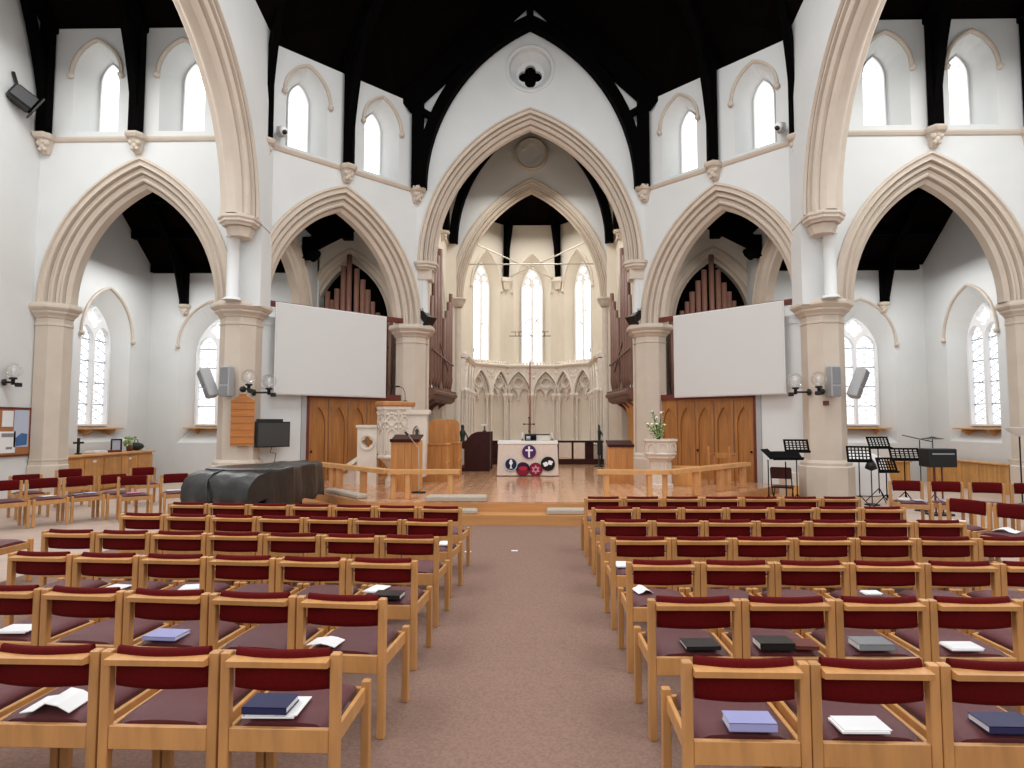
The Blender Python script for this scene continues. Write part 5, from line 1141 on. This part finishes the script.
for s in (-1, 1):
    def speaker(label, p, rz, tilt, prot):
        o = thing('loudspeaker', label, 'loudspeaker', p, rz, 'wall loudspeakers')
        T = Matrix.Rotation(tilt, 4, 'Y') @ Matrix.Rotation(prot, 4, 'X')
        m_ = MB(); m_.rbox((0, 0, 0), (.225, .22, .66), .02, T); m_.build('cabinet', 'grey', o)
        m_ = MB(); m_.rbox((0, -.115, .12), (.185, .012, .36), .004, T); m_.rbox((0, -.115, -.2), (.185, .012, .2), .004, T); m_.build('grille', 'greyd', o)
        m_ = MB(); m_.tube([(0, .1, -.02), (s * .01, .135, -.02)], .03, 8, T=T); m_.build('bracket', 'black', o)
    px = 227 if s < 0 else 833.5
    p = at(px, 381.5, 13.62); speaker('grey loudspeaker fixed to the face of the %s outer pillar' % SN[s], (p.x, 13.62, p.z), -s * -.15, 0, 0)
    px = 207.5 if s < 0 else 858.5
    p = at(px, 383, 13.7); o = speaker('grey loudspeaker tilted out from the %s outer pillar before the window' % SN[s], (p.x, 13.72, p.z), s * .75, s * .32, .25)
    # spotlight on the inner capital
    p = at(425 if s < 0 else 637, 319, 17.3)
    o = thing('spotlight', 'black spotlight on the capital of the %s inner pillar' % SN[s], 'spotlight', (p.x, 17.3, 4.51), s * .6, 'spotlights')
    m_ = MB(); m_.lathe([(0, 0), (.06, 0), (.06, .03), (.015, .04), (.015, .12), (0, .12)], 10); m_.build('stand', 'black', o)
    m_ = MB(); T = Matrix.Translation((0, 0, .24)) @ Matrix.Rotation(-s * .7, 4, 'Y'); m_.rbox((0, 0, 0), (.42, .26, .22), .04, T); m_.rbox((-s * .24, 0, 0), (.04, .36, .3), .01, T); m_.build('lamp_head', 'black', o)
    m_ = MB(); m_.tube([(-.1, -.14, .2), (-.1, -.15, .4), (.05, -.15, .44), (.1, -.14, .25)], .012, 6); m_.build('yoke', 'dmetal', o)
    # camera dome
    Fz = Fbc[s]; q = Fz(-1.78, 8.58, .14); N_ = Vector(Fz(0, 0, 1)) - Vector(Fz(0, 0, 0))
    o = thing('security_camera', 'small white dome camera beside the first angled clerestory window on the %s' % SN[s], 'camera', q, group='dome cameras')
    m_ = MB(); m_.rbox((N_.x * .05, N_.y * .05, 0), (.16, .16, .22), .02); m_.build('bracket', 'grey', o); m_ = MB(); m_.ball((N_.x * .2, N_.y * .2, -.02), .1, 12); m_.build('dome', 'white', o); m_ = MB(); m_.ball((N_.x * .25, N_.y * .25, -.07), .06, 10); m_.build('lens', 'black', o)
o = thing('spotlight', 'black spotlight high on the end wall at the far left edge', 'spotlight', (-11.12, 12.95, 9.0), .9, 'spotlights')
m_ = MB(); m_.bar((0, 0, .35), (.1, -.1, -.1), .06, .06); m_.build('bracket', 'black', o); m_ = MB(); T = Matrix.Translation((.16, -.1, -.2)) @ Matrix.Rotation(.5, 4, 'Y'); m_.rbox((0, 0, 0), (.5, .34, .34), .04, T); m_.rbox((.27, 0, .0), (.04, .44, .44), .01, T); m_.build('lamp_head', 'black', o)

# television on the left panel
F = Fbc0[-1]; b0 = Vector(F(-1.76, 1.55, .47)); Gt = lambda a, v, w=0.: tuple(Vector(F(-1.76 + a, 1.55 + v, .47 + w)) - b0)
o = thing('television', 'dark flat television on the white panel left of the oak doors', 'television', tuple(b0))
m_ = MB(); m_.plate([(-.38, -.30), (.38, -.30), (.38, .28), (-.38, .28)], [], Gt, .06, -.06); m_.plate([(-.36, .28), (.22, .28), (.22, .34), (-.36, .34)], [], Gt, .04, -.04); m_.build('casing', 'black', o)
m_ = MB(); m_.plate([(-.355, -.27), (.355, -.27), (.355, .25), (-.355, .25)], [], Gt, .066, .055); m_.build('screen', 'tv', o)
m_ = MB(); m_.tube([Gt(.2, -.05, -.06), Gt(.3, -.05, -.345)], .04, 6); m_.build('wall_bracket', 'black', o)
m_ = MB(); m_.tube([Gt(.0, -.3, -.03), Gt(.0, -.42, -.1), Gt(.2, -.45, -.25), Gt(.2, -.7, -.34)], .008, 5); m_.build('cable', 'black', o)

# notice board on the north end wall
Fn = frame((-11.14, 13.45, 0), (0, 1), (1, 0)); bn = Vector(Fn(0, 1.1, 0)); Gn = lambda a, v, w=0.: tuple(Vector(Fn(a, 1.1 + v, w)) - bn)
o = thing('notice_board', 'cork notice board with papers on the wall at the left edge', 'notice board', tuple(bn))
m_ = MB(); m_.plate([(-.9, 0), (.42, 0), (.42, 1.02), (-.9, 1.02)], [], Gn, .03, 0); m_.build('cork', 'cork', o)
m_ = MB(); m_.plate([(-.92, -.02), (.44, -.02), (.44, 1.04), (-.92, 1.04)], [[(-.88, .02), (.40, .02), (.40, 1.0), (-.88, 1.0)]], Gn, .045, .0); m_.build('frame', 'rust', o)
for u0, u1, v0, v1, m0, nm in ((-.03, .36, .18, .98, 'paperb', 'poster'), (-.34, -.06, .62, .96, 'paper', 'sheet'), (-.42, .02, .06, .52, 'paper', 'framed_sheet'), (-.8, -.46, .4, .9, 'paper', 'leaflet')):
    m_ = MB(); m_.plate([(u0, v0), (u1, v0), (u1, v1), (u0, v1)], [], Gn, .037, .03); pz = m_.build(nm, m0, o)
    if nm == 'poster':
        m_ = MB(); m_.plate([(u0 + .06, v0 + .02), (u1 - .04, v0 + .04), (u1 - .03, v0 + .28), (u0 + .2, v0 + .3), (u0 + .05, v0 + .2)], [], Gn, .041, .037); m_.build('picture_print', 'blue', pz)
    if nm == 'framed_sheet':
        m_ = MB(); m_.plate([(u0 + .08, v1 - .12), (u1 - .06, v1 - .12), (u1 - .06, v1 - .04), (u0 + .08, v1 - .04)], [], Gn, .041, .037); m_.plate([(u0 + .2, v0 + .08), (u1 - .08, v0 + .08), (u1 - .08, v0 + .13), (u0 + .2, v0 + .13)], [], Gn, .041, .037); m_.build('print', 'greyd', pz)
# uplighter
p = at(1019, 428, 12.3)
o = thing('uplighter', 'black floor uplighter with a white bowl at the right edge', 'floor lamp', (p.x, 12.3, 0))
m_ = MB(); m_.lathe([(0, 0), (.15, 0), (.15, .025), (.02, .04), (0, .04)], 16); m_.build('base', 'black', o); m_ = MB(); m_.tube([(0, 0, .03), (0, 0, 1.56)], .014, 8); m_.build('pole', 'black', o)
m_ = MB(); m_.lathe([(.03, 1.54), (.06, 1.56), (.16, 1.62), (.24, 1.71), (.25, 1.72), (.15, 1.64), (0, 1.6)], 20); m_.build('bowl', 'white', o)

# ------------------------------------------------------------------ music stands and band things
def music_stand(label, px, Yb, zt, w=.5, h=.3, rz=0., solid=False, tilt=.45):
    x = at(px, 480, Yb).x; o = thing('music_stand', label, 'music stand', (x, Yb, 0), rz, 'music stands')
    m_ = MB(); m_.tube([(0, 0, .2), (0, 0, zt - .12)], .012, 6); m_.build('pole', 'matt', o)
    for k_ in range(3): a = k_ * 2 * pi / 3 + .4; m_ = MB(); m_.tube([(0, 0, .32), (.28 * cos(a), .28 * sin(a), .01)], .01, 5); m_.build('leg', 'matt', o)
    T = Matrix.Translation((0, -.02, zt)) @ Matrix.Rotation(-tilt, 4, 'X'); Ft = lambda a, v, wd=0.: tuple(T @ Vector((a, -wd, v)))
    holes = [] if solid else [[(-w / 2 + .03 + i * (w - .06) / 6 + .012, -h / 2 + .06 + j * (h - .09) / 4 + .008), (-w / 2 + .03 + (i + 1) * (w - .06) / 6 - .012, -h / 2 + .06 + j * (h - .09) / 4 + .008), (-w / 2 + .03 + (i + 1) * (w - .06) / 6 - .012, -h / 2 + .06 + (j + 1) * (h - .09) / 4 - .008), (-w / 2 + .03 + i * (w - .06) / 6 + .012, -h / 2 + .06 + (j + 1) * (h - .09) / 4 - .008)] for i in range(6) for j in range(4)]
    m_ = MB(); m_.plate([(-w / 2, -h / 2), (w / 2, -h / 2), (w / 2, h / 2), (-w / 2, h / 2)], holes, Ft, .008, -.004); m_.plate([(-w / 2, -h / 2 - .005), (w / 2, -h / 2 - .005), (w / 2, -h / 2 + .02), (-w / 2, -h / 2 + .02)], [], Ft, .06, 0); m_.build('desk', 'matt', o)
    return o
music_stand('solid black music stand between the oak doors and the right outer pillar', 786, 12.9, 1.14, .62, .26, .1, True, .9)
music_stand('black music stand turned sideways at the left of its group by the oak doors', 768.5, 13.2, 1.16, .42, .28, .9, True, .8)
music_stand('perforated music stand standing close against the right outer pillar', 797, 13.35, 1.32, .5, .3, -.1)
music_stand('perforated music stand immediately right of the right outer pillar', 859.5, 13.2, 1.16, .46, .36, -.3)
music_stand('pale-looking tall perforated music stand behind the others on the right', 879, 14.6, 1.35, .52, .3, .1)
music_stand('low perforated music stand with square holes, third right of the pillar', 886.5, 13.4, .92, .4, .34, .05)
music_stand('wide perforated music stand left of the black speaker box', 905, 13.9, 1.12, .6, .3, -.15)
o = thing('folding_chair', 'black music chair below the solid stand by the oak doors', 'chair', (at(783, 490, 13.5).x, 13.5, 0), 2.6)
for sx in (-1, 1): m_ = MB(); m_.tube([(sx * .2, -.2, .0), (sx * .2, .12, .46), (sx * .2, .22, .86)], .012, 6); m_.build('leg', 'black', o); m_ = MB(); m_.tube([(sx * .18, .22, 0), (sx * .18, -.12, .44)], .012, 6); m_.build('leg', 'black', o)
m_ = MB(); m_.rbox((0, 0, .46), (.4, .38, .04), .01); m_.build('seat', 'mahog', o); m_ = MB(); m_.rbox((0, .2, .76), (.4, .03, .24), .01, Matrix.Rotation(0, 4, 'X')); m_.build('backrest', 'mahog', o)
o = thing('speaker_box', 'black speaker box on thin legs in front of the slatted radiator cover', 'loudspeaker', (at(938.5, 480, 12.6).x, 12.6, 0))
m_ = MB(); m_.rbox((0, 0, 1.12), (.54, .36, .36), .015); m_.build('cabinet', 'black', o); m_ = MB(); m_.box((0, -.183, 1.2), (.42, .01, .02)); m_.build('trim_strip', 'grey', o)
for sx in (-.07, .07): m_ = MB(); m_.tube([(sx, 0, 0), (sx, 0, .95)], .016, 6); m_.build('leg', 'rust', o)
m_ = MB(); m_.box((0, 0, .02), (.4, .3, .04)); m_.build('foot', 'black', o)
o = thing('microphone_stand', 'boom microphone stand with black arms above the speaker box', 'microphone stand', (at(921, 480, 13.2).x, 13.2, 0))
m_ = MB(); m_.tube([(0, 0, .02), (0, 0, 1.45)], .01, 6); m_.build('pole', 'black', o); m_ = MB(); m_.tube([(-.35, 0, 1.55), (0, 0, 1.47), (.25, 0, 1.42)], .011, 6); m_.build('boom', 'black', o); m_ = MB(); m_.lathe([(0, 0), (.14, 0), (.14, .02), (0, .03)], 12); m_.build('base', 'black', o)
o = thing('cymbal', 'thin dark cymbal on a stand above the speaker box', 'cymbal', (at(934, 480, 13.6).x, 13.6, 0))
m_ = MB(); m_.lathe([(.22, 1.47), (.05, 1.5), (.0, 1.52), (0, 1.515), (.22, 1.46)], 20); m_.build('plate', 'dmetal', o); m_ = MB(); m_.tube([(0, 0, .0), (0, 0, 1.5)], .01, 6); m_.build('pole', 'black', o)
for k_ in range(3): a = k_ * 2 * pi / 3; m_ = MB(); m_.tube([(0, 0, .3), (.22 * cos(a), .22 * sin(a), .01)], .009, 5); m_.build('leg', 'black', o)
o = thing('covered_drums', 'drum kit hidden under a white sheet behind the music stands', 'drum kit', (8.3, 16.4, 0))
m_ = MB(); rg = []
for z, r in ((.02, .85), (.4, .8), (.75, .74), (.95, .6), (1.02, .3), (1.03, .05)): rg.append([(r * (1 + .07 * sin(i * 2.3)) * cos(2 * pi * i / 22), r * .8 * (1 + .07 * sin(i * 2.3)) * sin(2 * pi * i / 22), z + .06 * sin(i * 1.1) * (z > .5)) for i in range(22)])
m_.loft(rg, smooth=True); m_.build('dust_sheet', 'white', o)
o = thing('drum_pedestal', 'black stand with a small microphone between the perforated music stands', 'microphone stand', (at(871.5, 480, 14.1).x, 14.1, 0))
m_ = MB(); m_.tube([(0, 0, .03), (0, 0, 1.2)], .012, 6); m_.build('pole', 'black', o); m_ = MB(); m_.lathe([(0, .0), (.16, .0), (.16, .02), (.02, .05), (0, .05)], 12); m_.build('base', 'black', o); m_ = MB(); m_.lathe([(.02, .75), (.13, .8), (.1, .9), (.02, 1.02)], 10); m_.build('clamp_bag', 'black', o)
o = thing('side_cabinet', 'small pale cabinet with a sloping wooden top left of the right outer pillar', 'cabinet', (5.70, 14.05, 0))
m_ = MB(); m_.rbox((0, 0, .36), (.3, .36, .72), .01); m_.build('body', 'stone2', o); m_ = MB(); m_.rbox((.0, -.2, .3), (.26, .03, .3), .006, Matrix.Rotation(.0, 4, 'X')); m_.build('front_flap', 'pine', o)
for px, py in ((514.5, 551), (468, 552)):
    p = onheight(px, py, .012); o = MB().rbox((0, 0, .004), (.09, .05, .008), .002).build('floor_socket', 'white', None, (p.x, p.y, .0125))
    tag(o, 'small white plate on the carpet %s' % ('in the middle of the aisle' if px > 500 else 'at the left edge of the aisle'), 'floor socket')
# ------------------------------------------------------------------ light
w = bpy.data.worlds.new('daylight'); S.world = w; w.use_nodes = True
bg = w.node_tree.nodes['Background']; bg.inputs[0].default_value = (.97, .98, 1.0, 1); bg.inputs[1].default_value = .62
def area(name, loc, rot, sx, sy, e, col=(1, 1, 1)):
    d = bpy.data.lights.new(name, 'AREA'); d.shape = 'RECTANGLE'; d.size = sx; d.size_y = sy; d.energy = e; d.color = col
    o = bpy.data.objects.new(name, d); C.objects.link(o); o.location = loc; o.rotation_euler = rot; return o
area('west_fill', (0, -3, 6), (radians(100), 0, 0), 9, 6, 330, (1, .99, .97))  # added fill lamp behind the camera, standing in for window daylight
for sx in (-1, 1):
    area('nave_side_fill_%d' % sx, (sx * 6.5, 3, 8.5), (0, sx * radians(48), 0), 3, 9, 420)  # unseen area lamps added on both sides for directional fill on the chairs
area('crossing_top_fill', (0, 9.5, 12.5), (0, 0, 0), 5, 5, 620)  # added overhead fill under the closed roof, no lantern is built here
area('chancel_top_fill', (0, 20.2, 10.1), (0, 0, 0), 3, 3, 190, (1, .97, .92))  # fill lamp added under the chancel roof, no opening above it
area('apse_fill', (0, 25.0, 10.0), (0, 0, 0), 2.4, 2, 120, (1, .96, .90))  # added lamp brightening the apse from above
for sx in (-1, 1):
    area('chapel_fill_%d' % sx, (sx * 10, 17.5, 6.4), (0, 0, 0), 3, 2.5, 150)  # added fill in the chapel, supplements the glowing panes
    area('organ_bay_fill_%d' % sx, (sx * 5.2, 17.6, 7.0), (0, 0, 0), 1.6, 1.2, 55, (1, .95, .88))  # small warm lamp added to lift the organ bay
    area('transept_fill_%d' % sx, (sx * 8.6, 10.5, 10.0), (0, 0, 0), 4, 3, 260)  # out-of-frame fill added high in the transept
vs = S.view_settings; vs.view_transform = 'Standard'; vs.look = 'None'; vs.gamma = 1; vs.use_curve_mapping = False; vs.exposure = -0.02
S.display_settings.display_device = 'sRGB'
S.cycles.max_bounces = 8; S.cycles.diffuse_bounces = 5; S.cycles.transparent_max_bounces = 8; S.cycles.use_denoising = True
S.cycles.caustics_reflective = False; S.cycles.caustics_refractive = False; S.cycles.sample_clamp_indirect = 6
